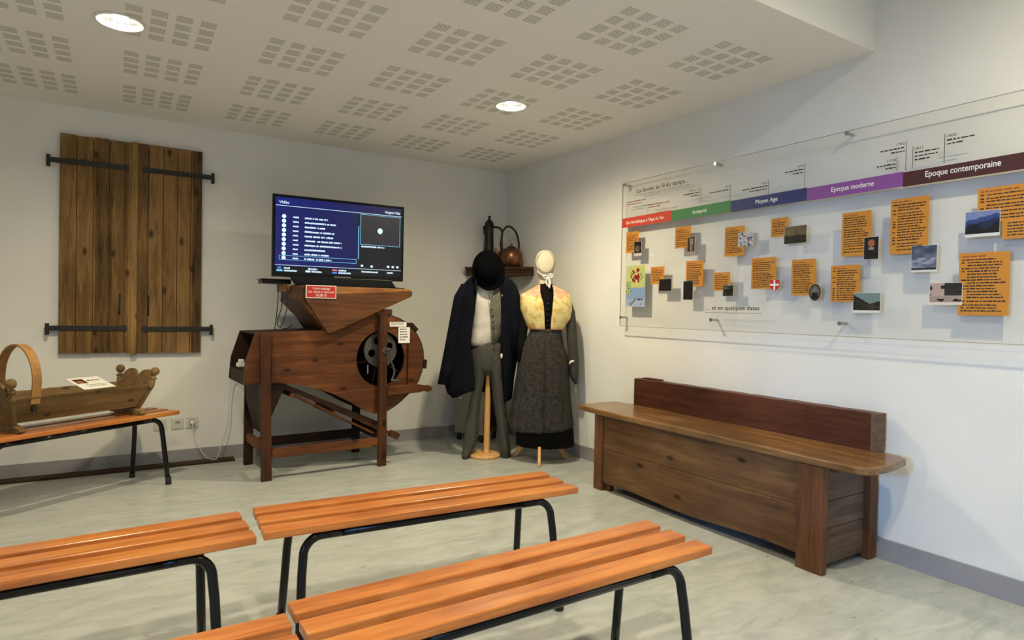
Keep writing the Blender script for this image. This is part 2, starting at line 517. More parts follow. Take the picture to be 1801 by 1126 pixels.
def text_bm(s, size, align='LEFT', bold=0.0, xs=1.0):
    cu = bpy.data.curves.new('t', 'FONT')
    cu.body = s; cu.size = size; cu.align_x = align; cu.extrude = 0.0; cu.offset = bold
    o = bpy.data.objects.new('t', cu)
    C.objects.link(o)
    dg = bpy.context.evaluated_depsgraph_get()
    me = bpy.data.meshes.new_from_object(o.evaluated_get(dg))
    bm = bmesh.new(); bm.from_mesh(me)
    bpy.data.objects.remove(o); bpy.data.meshes.remove(me); bpy.data.curves.remove(cu)
    if xs != 1.0:
        bmesh.ops.scale(bm, vec=(xs, 1, 1), verts=bm.verts)
    return bm

def fit_text(s, x0, x1, ybase, cap_h, bold=0.0):
    """text scaled to span x0..x1 with given capital height (local x, y plane)"""
    bm = text_bm(s, 1.0, bold=bold)
    xsn = [v.co.x for v in bm.verts]
    a, b = min(xsn), max(xsn)
    kx = (x1 - x0) / (b - a); ky = cap_h / 0.70
    for v in bm.verts:
        v.co.x = x0 + (v.co.x - a) * kx; v.co.y = ybase + v.co.y * ky
    return bm

def add_bm(dst, src):
    me = bpy.data.meshes.new('tmp'); src.to_mesh(me); src.free(); dst.from_mesh(me); bpy.data.meshes.remove(me)

def quad(bm, x0, x1, y0, y1, z=0, mi=0):
    f = bm.faces.new([bm.verts.new(p) for p in ((x0, y0, z), (x1, y0, z), (x1, y1, z), (x0, y1, z))])
    f.material_index = mi
    return f

def scribble(bm, x0, x1, y, h, rnd, word=(0.008, 0.03), gap=0.004, mi=0, z=0.0):
    """a line of print too small to read: words as runs of short strokes"""
    x = x0
    while x < x1 - 0.002:
        w = min(rnd.uniform(*word), x1 - x)
        quad(bm, x, x + w, y, y + h * rnd.uniform(0.8, 1.15), z, mi)
        x += w + gap

# ------------------------------------------------------------------ the room shell
def struct(name, bm, mat, **k):
    o = obj(name, bm, mat, **k); o['kind'] = 'structure'; return o

struct('floor', bx(XL - .1, 0.1, YB - .1, 0.1, -0.08, 0.0), M['floor'])
struct('wall_back', bx(XL - .1, 0.1, 0.0, 0.12, 0.0, 3.2), M['wall'])
struct('wall_right', bx(0.0, 0.12, YB, 0.0, 0.0, 3.2), M['wall'])
struct('wall_rear', bx(XL, 0.0, YB - .12, YB, 0.0, 3.2), M['wall'])
# left wall; its doorway, passage and window are unseen additions that shape the daylight
bm = bmesh.new()
prism(bm, [(YB, 0), (PA0, 0), (PA0, 2.03), (PA1, 2.03), (PA1, 0), (0, 0), (0, 3.2), (YB, 3.2)], XL - .12, XL, 'yz')
struct('wall_left', bm, M['wall'])
struct('floor_added_passage', bx(XPASS, XL - .12, PA0, PA1, -.08, 0), M['floor'])
struct('wall_added_passage_near', bx(XPASS, XL - .12, PA0 - .1, PA0, 0, 2.4), M['wall'])
struct('wall_added_passage_far', bx(XPASS, XL - .12, PA1, PA1 + .1, 0, 2.4), M['wall'])
struct('ceiling_added_passage', bx(XPASS, XL - .12, PA0, PA1, 2.4, 2.5), M['ceil_plain'])
WY0, WY1, WZ0, WZ1 = (PA0 + PA1) / 2 - .85, (PA0 + PA1) / 2 + .85, 1.7, 2.32
bm = bmesh.new()
prism(bm, [(PA0, 0), (PA1, 0), (PA1, 2.5), (PA0, 2.5)], XPASS - .12, XPASS, 'yz', holes=[[(WY0, WZ0), (WY1, WZ0), (WY1, WZ1), (WY0, WZ1)]])
struct('wall_added_passage_end', bm, M['wall'])
win = thing('added_window_1', None, None, (XPASS - .09, 0, 0)); win['kind'] = 'structure'  # invented window, out of view, framing the added daylight
bm = bmesh.new()
for a in ((WY0, WY0 + .05, WZ0, WZ1), (WY1 - .05, WY1, WZ0, WZ1), (WY0 + .05, WY1 - .05, WZ0, WZ0 + .05), (WY0 + .05, WY1 - .05, WZ1 - .05, WZ1)):
    box(bm, -.03, .03, a[0], a[1], a[2], a[3])
obj('added_window_frame', bm, M['white_pl'], win)
obj('added_window_pane', bx(-.004, .004, WY0 + .05, WY1 - .05, WZ0 + .05, WZ1 - .05), M['pane'], win)

def circle(cx, cy, r, n=32): return [(cx + r * cos(2 * pi * i / n), cy + r * sin(2 * pi * i / n)) for i in range(n)]
bm = bmesh.new()
prism(bm, [(XL, SOFF), (0, SOFF), (0, 0), (XL, 0)], CEIL, CEIL + .013, 'xy', holes=[circle(x, y, .098) for x, y in LAMPS_LOW])
struct('ceiling', bm, M['ceil'])
struct('ceiling_upper', bx(XL, 0, YB, SOFF, CEIL2, CEIL2 + .05), M['ceil_plain'])
struct('trim_soffit', bx(XL, 0, SOFF, SOFF + .013, CEIL + .013, CEIL2 + .05), M['ceil_plain'])
BH = 0.1012
struct('baseboard_back', bx(XL, 0, -.012, 0, 0, BH), M['base'])
struct('baseboard_right', bx(-.012, 0, YB, -.012, 0, BH), M['base'])
struct('baseboard_left', bx(XL, XL + .012, YB, -.012, 0, BH), M['base'])
o = obj('floor_batten', bx(XL + .02, -2.42, -.115, -.014, 0, .016), M['batten'], bevel=.003)
tag(o, 'dark brown flat wooden batten lying on the floor along the back wall', 'batten')

# ------------------------------------------------------------------ recessed lamps
M['bulb'] = emit('lamp_glow', (1.0, 0.93, 0.80, 1), 28)
M['reflector'] = plain('faceted_reflector', (0.85, 0.84, 0.80, 1), 0.18, metal=0.9, bump=1.0, nscale=60)
M['lamp_ring'] = plain('white_ring', (0.82, 0.81, 0.77, 1), 0.4)
def downlight(x, y, z, label, rng_only=False):
    t = thing('ceiling_lamp', label, 'ceiling light', (x, y, z), 0, 'recessed ceiling lamps')
    bm = bmesh.new()
    n = 40
    prof = [(.0955, .0), (.1065, .0), (.108, -.003), (.104, -.006), (.098, -.007), (.0935, -.004), (.0925, .0)]
    rings = [[bm.verts.new((r * cos(2 * pi * j / n), r * sin(2 * pi * j / n), zz - .0005)) for j in range(n)] for r, zz in prof]
    for a, b in zip(rings, rings[1:] + rings[:1]):
        for j in range(n): bm.faces.new([a[j], a[(j + 1) % n], b[(j + 1) % n], b[j]])
    obj('ring', bm, M['lamp_ring'], t, smooth=True)
    if not rng_only:
        bm = bmesh.new()
        prof = [(.0925, .0), (.088, .02), (.076, .045), (.055, .066), (.02, .078), (0, .08)]
        rings = []
        for r, zz in prof:
            rings.append([bm.verts.new((r * cos(2 * pi * j / n), r * sin(2 * pi * j / n), zz)) for j in range(n)] if r > 0 else [bm.verts.new((0, 0, zz))])
        for a, b in zip(rings, rings[1:]):
            for j in range(n):
                if len(b) > 1: bm.faces.new([a[j], a[(j + 1) % n], b[(j + 1) % n], b[j]])
                else: bm.faces.new([a[j], a[(j + 1) % n], b[0]])
        obj('reflector', bm, M['reflector'], t, smooth=False)
        bm = bmesh.new()
        lathe(bm, [(0, .004), (.020, .006), (.030, .014), (.034, .03), (.034, .055), (.028, .064)], n=24)
        obj('bulb', bm, M['bulb'], t, smooth=True)
    else:
        bm = bmesh.new(); lathe(bm, [(0, -.004), (.09, -.002), (.0915, .0)], n=32)
        obj('bulb', bm, M['bulb'], t)
    return t
downlight(*LAMPS_LOW[0], CEIL, 'round recessed ceiling lamp, glowing, at the upper left above the shutters')
downlight(*LAMPS_LOW[1], CEIL, 'round recessed ceiling lamp, glowing, in the middle of the ceiling near the corner')
for i, p in enumerate(LAMPS_HIGH):
    downlight(*p, CEIL2 - .001, ['round lamp on the raised ceiling behind the viewer, over the left benches', 'round lamp on the raised ceiling behind the viewer, near the right wall'][i], True)

# ------------------------------------------------------------------ slatted benches
BZ = 0.465
def make_bench():
    root = thing('slatted_bench', '', 'bench')
    for i in range(3):
        yc = -.107 + .107 * i
        bm = bx(-.6, .6, yc - .0355, yc + .0355, BZ - .026, BZ)
        obj('seat_slat', bm, M['orange'], root, bevel=.004)
    r = .0148
    zt = BZ - .026 - r
    for s in (-1, 1):
        bm = bmesh.new()
        ya, yf = s * .122, s * .176
        path = []
        R = .062
        for sx_ in (-1,):
            pass
        # rail with bent ends, then straight splayed legs (one continuous tube)
        def leg_pts(sgn):
            pts = []
            for k in range(0, 8):
                a = (pi / 2) * k / 7
                x = (.415 + R * sin(a)); z = zt - R + R * cos(a)
                t = (zt - z) / zt
                pts.append((sgn * x, ya + (yf - ya) * t, z))
            for z in (.3, .15, .03):
                t = (zt - z) / zt
                pts.append((sgn * (.477 + .018 * (1 - z / zt)), ya + (yf - ya) * t, z))
            return pts
        right = leg_pts(1); left = leg_pts(-1)
        tube(bm, [(-.35, ya, zt)] + [(.35, ya, zt)], r, 12)
        obj('rail', bm, M['black'], root, smooth=True)
        for pts in (left, right):
            bm = bmesh.new()
            sgn = 1 if pts[0][0] > 0 else -1
            tube(bm, [(sgn * .345, ya, zt)] + pts, r, 12)
            lg = obj('leg', bm, M['black'], root, smooth=True)
            bm = bmesh.new()
            e = pts[-1]
            lathe(bm, [(.013, .05), (.0165, .048), (.0175, .02), (.019, .004), (.017, 0), (0, 0)], e[0] + sgn * .0015, e[1] + s * .003, 16)
            obj('rubber_foot', bm, M['rubber'], lg, smooth=True)
    for x in (-.40, 0, .40):
        obj('cross_bar', bx(x - .018, x + .018, -.118, .118, BZ - .0315, BZ - .0265), M['black'], root)
    return root

def copy_tree(o, parent=None):
    c = o.copy(); C.objects.link(c); c.parent = parent
    for ch in list(o.children): copy_tree(ch, c)
    return c

BG = 'orange slatted benches'
bench0 = make_bench(); bench0['group'] = BG
spots = [
    (-2.177, -3.035, -3.0, 'orange slatted bench in the middle, nearest the mannequins'),
    (-2.222, -3.787, 1.0, 'orange slatted bench in the front, ending nearest the camera right of centre'),
    (-3.412, -3.045, 2.2, 'orange slatted bench at the left edge, left of the middle bench'),
    (-3.440, -3.850, 0.0, 'orange slatted bench at the bottom edge, only its end corner showing'),
    (-3.398, -.711, 34.3, 'slatted bench against the back wall that carries the wooden cradle'),
]
for i, (x, y, a, lb) in enumerate(spots):
    o = bench0 if i == 0 else copy_tree(bench0)
    o.location = (x, y, 0); o.rotation_euler = (0, 0, radians(a)); o['label'] = lb

# ------------------------------------------------------------------ shutters
def shutter(name_label, x0, x1, z0, z1, mat, planks, hinge_left):
    t = thing('wooden_shutter', name_label, 'shutter', (0, -.012, 0), 0, 'pair of wooden shutters')
    bm = bmesh.new()
    xs = planks
    rnd = random.Random(int(abs(x0) * 100))
    for a, b in zip(xs, xs[1:]):
        dz = rnd.uniform(-.003, .003)
        box(bm, a + .0018, b - .0018, -.024 - rnd.uniform(0, .002), 0, z0 + dz * .5, z1 + dz)
    box(bm, xs[0] + .01, xs[-1] - .01, -.004, 0, z0 + .01, z1 - .01)
    obj('plank_panel', bm, mat, t, bevel=.0015)
    for z in (z0 + .173, z1 - .183):
        bm = bmesh.new()
        if hinge_left: xa, xb, xp = x0 - .045, x1 - .05, x0 - .062
        else: xa, xb, xp = x1 + .055, x0 + .055, x1 + .07
        lo, hi = min(xa, xb), max(xa, xb)
        box(bm, lo, hi, -.033, -.0265, z - .017, z + .017)
        e = xb
        prism(bm, circle(e, z, .023, 12), -.034, -.026, 'xz')
        for q in (0.2, 0.5, 0.8):
            xq = lo + (hi - lo) * q
            prism(bm, circle(xq, z, .007, 8), -.037, -.030, 'xz')
        st = obj('strap_hinge', bm, M['iron'], t, bevel=.0015)
        bm = bmesh.new()
        tube(bm, [(xp, -.028, z - .045), (xp, -.028, z + .032)], .012, 10)
        tube(bm, [(xp, -.028, z - .03), (xp, .011, z - .03)], .007, 8)
        lo2, hi2 = min(xp, xa), max(xp, xa)
        box(bm, lo2, hi2, -.033, -.0265, z - .015, z + .015)
        obj('hinge_pin', bm, M['iron'], st)
    xl = x1 - .075 if hinge_left else x0 + .075
    bm = bmesh.new()
    tube(bm, [(xl, -.027, z0 + .27), (xl, -.036, z0 + .275), (xl, -.036, z0 + .405), (xl, -.027, z0 + .41)], .0055, 8)
    obj('latch_bar', bm, M['iron'], t, smooth=True)
    return t
sl = shutter('left wooden shutter of the pair on the back wall, plain vertical planks', -3.515, -3.095, .826, 2.300, M['shutter'],
        [-3.515, -3.421, -3.327, -3.235, -3.142, -3.095], True)
shr = shutter('right wooden shutter of the pair on the back wall, with centre cover strip', -3.071, -2.657, .820, 2.303, M['shutter_r'],
        [-3.071, -3.000, -2.908, -2.818, -2.730, -2.657], False)
obj('cover_strip', bx(-3.105, -3.066, -.038, -.0275, .808, 2.306), M['shutter'], shr, bevel=.004)

# ------------------------------------------------------------------ sockets and cable
for i, (x, z, lb) in enumerate(((-2.914, .295, 'leftmost of the three beige wall sockets under the cradle bench end'), (-2.800, .296, 'middle one of the three beige wall sockets on the back wall'), (-2.704, .298, 'wall socket with a white plug in it, right of the two empty ones'))):
    t = thing('wall_socket', lb, 'socket', (x, 0, z), 0, 'wall sockets')
    obj('cover_plate', bx(-.041, .041, -.010, 0, -.041, .041), M['cream_pl'], t, bevel=.004)
    bm = bmesh.new()
    n = 24
    for (r0, r1, y0, y1) in ((.026, .022, -.0102, -.013),):
        prism(bm, circle(0, 0, r0, n), -.0135, -.0102, 'xz', holes=[circle(0, 0, r1, n)])
    obj('socket_ring', bm, M['cream_pl'], t)
    if i < 2:
        bm = bmesh.new()
        for a in (-.0095, .0095): prism(bm, circle(a, -.001, .003, 8), -.0112, -.0102, 'xz')
        bm2 = arc((0, 0), .013, .35, pi - .35, 8)
        tube(bm, [(p[0], -.0108, p[1]) for p in bm2], .0022, 6)
        obj('pin_hole', bm, M['ink'], t)
pl = thing('plug_cable', 'thin white power cable from the plugged wall socket up to the winnower', 'cable', (-2.704, 0, .298))
bm = bmesh.new()
lathe(bm, [(.019, 0), (.019, .018), (.012, .034), (.006, .04), (0, .04)], n=16)
bmesh.ops.rotate(bm, cent=(0, 0, 0), matrix=Matrix.Rotation(radians(90), 3, 'X'), verts=bm.verts)
bmesh.ops.translate(bm, vec=(0, -.0138, 0), verts=bm.verts)
obj('plug', bm, M['white_pl'], pl, smooth=True)
pts = [(0, -.054, 0), (.004, -.062, -.06), (.03, -.06, -.15), (.085, -.062, -.25), (.13, -.066, -.277), (.165, -.07, -.27), (.20, -.07, -.14), (.235, -.07, .02), (.243, -.07, .22), (.252, -.10, .38), (.262, -.22, .455), (.272, -.33, .463)]
def smooth_path(P, n=6):
    out = []
    P = [Vector(p) for p in P]
    for i in range(len(P) - 1):
        p0, p1, p2, p3 = P[max(i - 1, 0)], P[i], P[i + 1], P[min(i + 2, len(P) - 1)]
        for k in range(n):
            t = k / n
            out.append(0.5 * ((2 * p1) + (p2 - p0) * t + (2 * p0 - 5 * p1 + 4 * p2 - p3) * t * t + (3 * p1 - p0 - 3 * p2 + p3) * t ** 3))
    out.append(P[-1])
    return out
bm = bmesh.new(); tube(bm, smooth_path(pts), .0028, 8)
obj('cord', bm, M['white_pl'], pl, smooth=True)

# ------------------------------------------------------------------ winnowing machine
MO = (-2.358, -.807, 0); MA = radians(3)
mc = thing('winnowing_machine', 'large reddish brown wooden winnowing machine with round fan drum, under the television', 'machine', MO, MA)
DV = .555
PROF = [(-.042, .993), (-.102, .804), (-.114, .651), (.0, .650), (.11, .652), (.22, .638), (.335, .612), (.489, .556), (.60, .497), (.688, .443), (.76, .405), (.801, .388), (.86, .388), (.91, .400), (.96, .425), (1.008, .456), (1.082, .516), (1.130, .560), (1.164, .610), (1.195, .687), (1.208, .781), (1.203, .850), (1.183, .915), (1.150, .975), (1.105, 1.030), (1.060, 1.068), (1.000, 1.100), (.913, 1.127), (.824, 1.131), (.755, 1.127), (.62, 1.066), (.50, 1.012), (.44, 1.010)]
hole = [(.852 + .192 * cos(2 * pi * i / 36), .797 + .206 * sin(2 * pi * i / 36)) for i in range(36)]
bm = bmesh.new(); prism(bm, PROF, .04, .062, 'xz', holes=[hole])
obj('side_panel', bm, M['machine'], mc, label='broad side board with round fan opening')
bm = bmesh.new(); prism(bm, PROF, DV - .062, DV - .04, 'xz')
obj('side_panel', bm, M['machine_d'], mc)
# skin between the two sides (top deck, drum rim, underside)
def skin(pts, th, v0, v1, name, mat):
    bm = bmesh.new()
    for a, b in zip(pts, pts[1:]):
        d = Vector((b[0] - a[0], b[1] - a[1])).normalized(); n = Vector((d.y, -d.x))
        q = [a, b, (b[0] + n.x * th, b[1] + n.y * th), (a[0] + n.x * th, a[1] + n.y * th)]
        hexa(bm, [(p[0], v0, p[1]) for p in q], [(p[0], v1, p[1]) for p in q])
    return obj(name, bm, mat, mc)
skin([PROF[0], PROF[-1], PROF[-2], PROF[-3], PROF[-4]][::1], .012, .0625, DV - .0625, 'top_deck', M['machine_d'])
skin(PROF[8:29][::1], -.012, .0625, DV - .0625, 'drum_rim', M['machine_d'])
skin(PROF[13:29], -.006, .038, .0395, 'drum_hoop', M['iron'])
obj('end_board', bx(-.108, -.09, .0625, DV - .0625, .645, .735), M['machine_d'], mc)
obj('end_board', bx(-.09, .12, .0625, DV - .0625, .735, .747), M['machine_d'], mc)
for (a, b, c_, d) in ((1.115, 1.028, 45, 0), (1.21, .745, -5, 0)):
    bm = bmesh.new(); box(bm, -.010, .018, .03, DV - .03, -.035, .035)
    bmesh.ops.rotate(bm, cent=(0, 0, 0), matrix=Matrix.Rotation(radians(-c_), 3, 'Y'), verts=bm.verts)
    bmesh.ops.translate(bm, vec=(a, 0, b), verts=bm.verts)
    obj('drum_batten', bm, M['machine_d'], mc)
# vertical joint strip on the drum side
obj('joint_strip', bx(1.060, 1.072, .034, .0395, .600, 1.060), M['machine_d'], mc)
obj('joint_strip', bx(.065, .125, .036, .0395, .66, .99), M['machine'], mc)
# posts
def post(name, u0, u1, v0, v1, z0, z1, mat=None, lean=0.0, bev=.004):
    bm = bmesh.new()
    hexa(bm, [(u0, v0, z0), (u1, v0, z0), (u1, v1, z0), (u0, v1, z0)], [(u0 + lean, v0, z1), (u1 + lean, v0, z1), (u1 + lean, v1, z1), (u0 + lean, v1, z1)])
    return obj(name, bm, mat or M['machine_z'], mc, bevel=bev)
post('leg', 0, .066, -.002, .034, 0, .992, lean=-.02)
post('leg', .826, .886, -.012, .033, 0, 1.162, lean=-.010)
post('leg', 0.0, .062, DV - .036, DV, 0, .70, M['machine_d'])
post('leg', .826, .886, DV - .036, DV, 0, 1.10, M['machine_d'])
obj('post_cap', bx(.79, .912, -.016, .036, 1.125, 1.168), M['machine_z'], mc, bevel=.006)
# rails
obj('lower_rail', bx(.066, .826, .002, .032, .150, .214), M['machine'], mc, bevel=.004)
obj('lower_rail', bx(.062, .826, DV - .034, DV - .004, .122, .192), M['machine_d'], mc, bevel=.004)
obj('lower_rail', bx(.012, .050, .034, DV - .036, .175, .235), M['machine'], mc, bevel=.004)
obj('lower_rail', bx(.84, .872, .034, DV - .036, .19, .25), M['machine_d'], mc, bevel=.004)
for z in (.329, .095):
    obj('wooden_peg', bx(.852, .876, -.024, -.012, z - .03, z + .02), M['machine_d'], mc, bevel=.004)
# chute under the left end
bm = bmesh.new()
prism(bm, [(.0, .645), (.172, .645), (.075, .42), (.062, .285), (.045, .285), (.0, .50)], .07, DV - .07, 'xz')
obj('grain_spout', bm, M['machine_d'], mc)
# sieve drawer slung under the body
bm = bmesh.new()
def slant(bm, a, b, th, v0, v1):
    d = Vector((b[0] - a[0], b[1] - a[1])).normalized(); n = Vector((d.y, -d.x))
    q = [a, b, (b[0] + n.x * th, b[1] + n.y * th), (a[0] + n.x * th, a[1] + n.y * th)]
    hexa(bm, [(p[0], v0, p[1]) for p in q], [(p[0], v1, p[1]) for p in q])
slant(bm, (.235, .602), (.985, .218), .022, .075, .10)
slant(bm, (.225, .568), (.820, .242), .014, .075, .10)
slant(bm, (.235, .602), (.985, .218), .022, DV - .10, DV - .075)
slant(bm, (.225, .568), (.820, .242), .014, DV - .10, DV - .075)
slant(bm, (.30, .575), (.97, .226), .008, .10, DV - .10)
slant(bm, (.225, .604), (.245, .592), .06, .072, DV - .072)
slant(bm, (.52, .455), (.535, .447), .06, .072, DV - .072)
obj('sieve_tray', bm, M['machine'], mc)
bm = bmesh.new(); slant(bm, (.16, .640), (.848, .322), .035, .066, .074)
slant(bm, (.16, .640), (.848, .322), .012, .074, DV - .074)
obj('sloping_board', bm, M['machine_d'], mc)
bm = bmesh.new(); slant(bm, (.93, .262), (1.0, .225), .05, -.004, .03)
obj('tray_hook', bm, M['machine_z'], mc, bevel=.004)
# carrying handle
bm = bmesh.new()
prism(bm, [(.886, .592), (1.165, .592), (1.20, .582), (1.235, .582), (1.258, .570), (1.262, .553), (1.250, .537), (1.225, .532), (1.190, .540), (1.15, .532), (.886, .522)], -.008, .026, 'xz')
obj('carrying_handle', bm, M['machine'], mc, bevel=.006)
# inside of drum + fan wheel and crank
bm = bmesh.new()
for k in range(5):
    a = 2 * pi * k / 5 + .5
    b_ = bmesh.new(); box(b_, .03, .26, .12, DV - .12, -.006, .006)
    bmesh.ops.rotate(b_, cent=(0, 0, 0), matrix=Matrix.Rotation(a, 3, 'Y'), verts=b_.verts)
    bmesh.ops.translate(b_, vec=(.855, 0, .785), verts=b_.verts)
    add_bm(bm, b_)
obj('fan_blades', bm, M['machine_d'], mc)
bm = bmesh.new()
oh = []
for k in range(4):
    a = 2 * pi * k / 4 + .35
    oh.append(circle(.858 + .072 * cos(a), .862 + .072 * sin(a), .030, 14))
prism(bm, circle(.858, .862, .130, 36), .066, .082, 'xz', holes=oh)
prism(bm, circle(.858, .862, .025, 16), -.02, .13, 'xz')
obj('fly_wheel', bm, M['rust'], mc)
bm = bmesh.new()
tube(bm, smooth_path([(.875, -.022, .872), (.895, -.034, .85), (.89, -.036, .80), (.912, -.036, .75), (.925, -.036, .70), (.912, -.036, .655), (.900, -.034, .64)]), .0075, 8)
tube(bm, [(.895, -.036, .872), (.86, -.026, .866)], .010, 8)
tube(bm, [(.90, -.04, .64), (.97, -.045, .638)], .009, 8)
obj('crank_handle', bm, M['rust'], mc, smooth=True)
bm = bmesh.new(); tube(bm, [(.744, .03, .755), (.744, .03, .69)], .0055, 6)
obj('fan_rod', bm, M['steel'], mc)
# labels on the machine
def paper_label(par, name, u0, u1, z0, z1, v, lines, mat=None, title=False):
    o = obj(name, bx(u0, u1, v - .0012, v, z0, z1), mat or M['paper'], par)
    bm = bmesh.new(); rnd = random.Random(int(u0 * 997 + z0 * 31))
    h = (z1 - z0) / (lines + 1.0)
    for i in range(lines):
        zz = z1 - h * (i + .9)
        scribble(bm, u0 + .012, u1 - .012 - rnd.uniform(0, .02), zz, h * .38, rnd)
    for vv in bm.verts: vv.co = Vector((vv.co.x, v - .0018, vv.co.y))
    obj('printed_text', bm, M['inkgrey'], o)
    return o
paper_label(mc, 'paper_label', .912, 1.050, 1.036, 1.072, .0335, 2)
paper_label(mc, 'paper_label', .985, 1.080, .912, 1.032, .0335, 5)

# hopper on top
hp = obj('hopper', bmesh.new(), M['hopper'], mc)
def into(o, bm):
    bmesh.ops.recalc_face_normals(bm, faces=bm.faces); bm.to_mesh(o.data); bm.free()
bm = bmesh.new()
prism(bm, [(.262, 1.322), (.262, 1.226), (.425, .992), (.462, 1.002), (.868, 1.182), (1.042, 1.258), (1.063, 1.274), (1.060, 1.306), (.48, 1.268), (.36, 1.262), (.36, 1.31)], -.032, -.008, 'xz')
hexa(bm, [(.24, -.008, 1.226), (.262, -.008, 1.226), (.262, .5, 1.226), (.24, .5, 1.226)], [(.24, -.008, 1.322), (.262, -.008, 1.322), (.262, .5, 1.322), (.24, .5, 1.322)])
hexa(bm, [(.425, -.008, .998), (.45, -.008, 1.002), (.45, .40, 1.002), (.425, .40, .998)], [(.225, -.008, 1.222), (.25, -.008, 1.232), (.25, .49, 1.232), (.225, .49, 1.222)])
hexa(bm, [(.45, -.008, 1.0), (.47, -.008, .998), (.47, .40, .998), (.45, .40, 1.0)], [(1.02, -.008, 1.27), (1.05, -.008, 1.26), (1.05, .49, 1.26), (1.02, .49, 1.27)])
prism(bm, [(.262, 1.300), (.262, 1.226), (.425, .992), (.462, 1.002), (.868, 1.182), (1.042, 1.258), (1.060, 1.300)], .49, .505, 'xz')
into(hp, bm)
obj('hopper_shelf', bx(.262, 1.060, -.006, .488, 1.303, 1.322), M['pale_edge'], mc, bevel=.002, label='paler brown plank')
obj('hopper_shelf', bx(.30, 1.048, -.007, .02, 1.262, 1.303), M['pale_edge'], mc)
obj('hopper_block', bx(.20, .2395, .28, .46, 1.28, 1.335), M['pale_edge'], mc)

def G(u, v, w):
    return Vector((MO[0] + u * cos(MA) - v * sin(MA), MO[1] + u * sin(MA) + v * cos(MA), w))

# price sign
ps = thing('price_sign', 'small red card with white writing, on the front of the hopper below the television', 'sign', G(.263, -.0345, 1.234), MA)
obj('card', bx(0, .211, -.004, 0, 0, .090), M['white_pl'], ps)
obj('red_field', bx(.006, .205, -.0048, -.004, .006, .084), M['red'], ps)
for s, (x0, x1, y, ch, nm) in (('Court-métrage', (.045, .166, .0605, .0165, 0)), ("en vente à l'accueil", (.018, .194, .0375, .0155, 0)), ('10,00 €', (.070, .143, .0125, .0175, 0))):
    b_ = fit_text(s, x0, x1, y, ch, bold=.010)
    for v in b_.verts: v.co = Vector((v.co.x, -.0054, v.co.y))
    obj('lettering', b_, M['white_pl'], ps, recalc=False)

# ------------------------------------------------------------------ television
TVW, TVH = .976, .583
tv = thing('television', 'flat black television showing a blue file menu, on top of the hopper', 'television', G(.107, .240, 1.323), radians(-1.2))
ZB = .061
sB = .020
obj('housing', bx(0, TVW, 0, .035, ZB, ZB + TVH), M['tvblack'], tv, bevel=.004)
obj('rear_cover', bx(.12, TVW - .12, .035, .075, ZB + .03, ZB + .40), M['tvmatte'], tv, bevel=.01)
# screen: dark blue menu, brighter blue towards the upper left
def screen_mat():
    m, nt, p = new_mat('menu_screen')
    N, L = nt.nodes, nt.links
    at = N.new('ShaderNodeAttribute'); at.attribute_name = 'Col'
    p.inputs['Base Color'].default_value = (0.004, 0.004, 0.006, 1)
    p.inputs['Roughness'].default_value = 0.22
    L.new(at.outputs['Color'], p.inputs['Emission Color'])
    p.inputs['Emission Strength'].default_value = 1.0
    return m
def color_grid(x0, x1, z0, z1, nx, nz, fn, place):
    bm = bmesh.new(); cl = bm.loops.layers.color.new('Col')
    vs_ = [[bm.verts.new(place(x0 + (x1 - x0) * i / nx, z0 + (z1 - z0) * j / nz)) for i in range(nx + 1)] for j in range(nz + 1)]
    for j in range(nz):
        for i in range(nx):
            f = bm.faces.new([vs_[j][i], vs_[j][i + 1], vs_[j + 1][i + 1], vs_[j + 1][i]])
            c = fn((i + .5) / nx, (j + .5) / nz)
            for l in f.loops: l[cl] = (c[0], c[1], c[2], 1)
    return bm
SX0, SX1, SZ0, SZ1 = sB, TVW - sB, ZB + .030, ZB + TVH - .020
def scr(u, w):
    if w < .085: return (.008, .010, .020)
    b = max(0, 1 - u * .9) * .5 + .5
    t = (.014 * b, .024 * b, .120 * b) if w > .90 else (.012 * b + .006, .018 * b + .006, .090 * b + .016)
    if u > .63 and w < .9: t = (.014, .014, .026)
    return tuple(c * v for c, v in zip(t, (3.6, 4.0, 3.8)))
def lin(c): return c
bm = color_grid(SX0, SX1, SZ0, SZ1, 64, 36, lambda u, w: scr(u, w), lambda x, z: (x, -.0006, z))
sc_ = obj('screen', bm, screen_mat(), tv, recalc=False)
M['em_w'] = emit('menu_white', (.66, .86, 1.0, 1), 1.15)
M['em_c'] = emit('menu_cyan', (.20, .62, .95, 1), .85)
M['em_r'] = emit('menu_red', (1.0, .20, .22, 1), .8)
M['em_b'] = emit('menu_blue', (.10, .30, .95, 1), .8)
M['em_d'] = emit('menu_dark', (.022, .022, .030, 1), 1.0)
SW, SH = SX1 - SX0, SZ1 - SZ0
def S(u, w): return SX0 + u * SW, SZ0 + w * SH
def scr_quad(bm, u0, u1, w0, w1, y=-.0012):
    a, b = S(u0, w0); c, d = S(u1, w1)
    bm.faces.new([bm.verts.new(p) for p in ((a, y, b), (c, y, b), (c, y, d), (a, y, d))])
def frame_q(bm, u0, u1, w0, w1, t=.004):
    scr_quad(bm, u0, u1, w0, w0 + t * 1.6); scr_quad(bm, u0, u1, w1 - t * 1.6, w1); scr_quad(bm, u0, u0 + t, w0, w1); scr_quad(bm, u1 - t, u1, w0, w1)
bm = bmesh.new(); scr_quad(bm, .655, .982, .45, .868, -.0009)
obj('preview_window', bm, M['em_d'], sc_, recalc=False)
bm = bmesh.new()
frame_q(bm, .651, .987, .445, .875); frame_q(bm, .028, .622, .170, .232); scr_quad(bm, .634, .641, .235, .70)
obj('menu_frame', bm, M['em_c'], sc_, recalc=False)
bm = bmesh.new()
scr_quad(bm, 0, 1, .886, .892); scr_quad(bm, 0, 1, .098, .103)
obj('menu_line', bm, M['em_w'], sc_, recalc=False)
bm = bmesh.new()
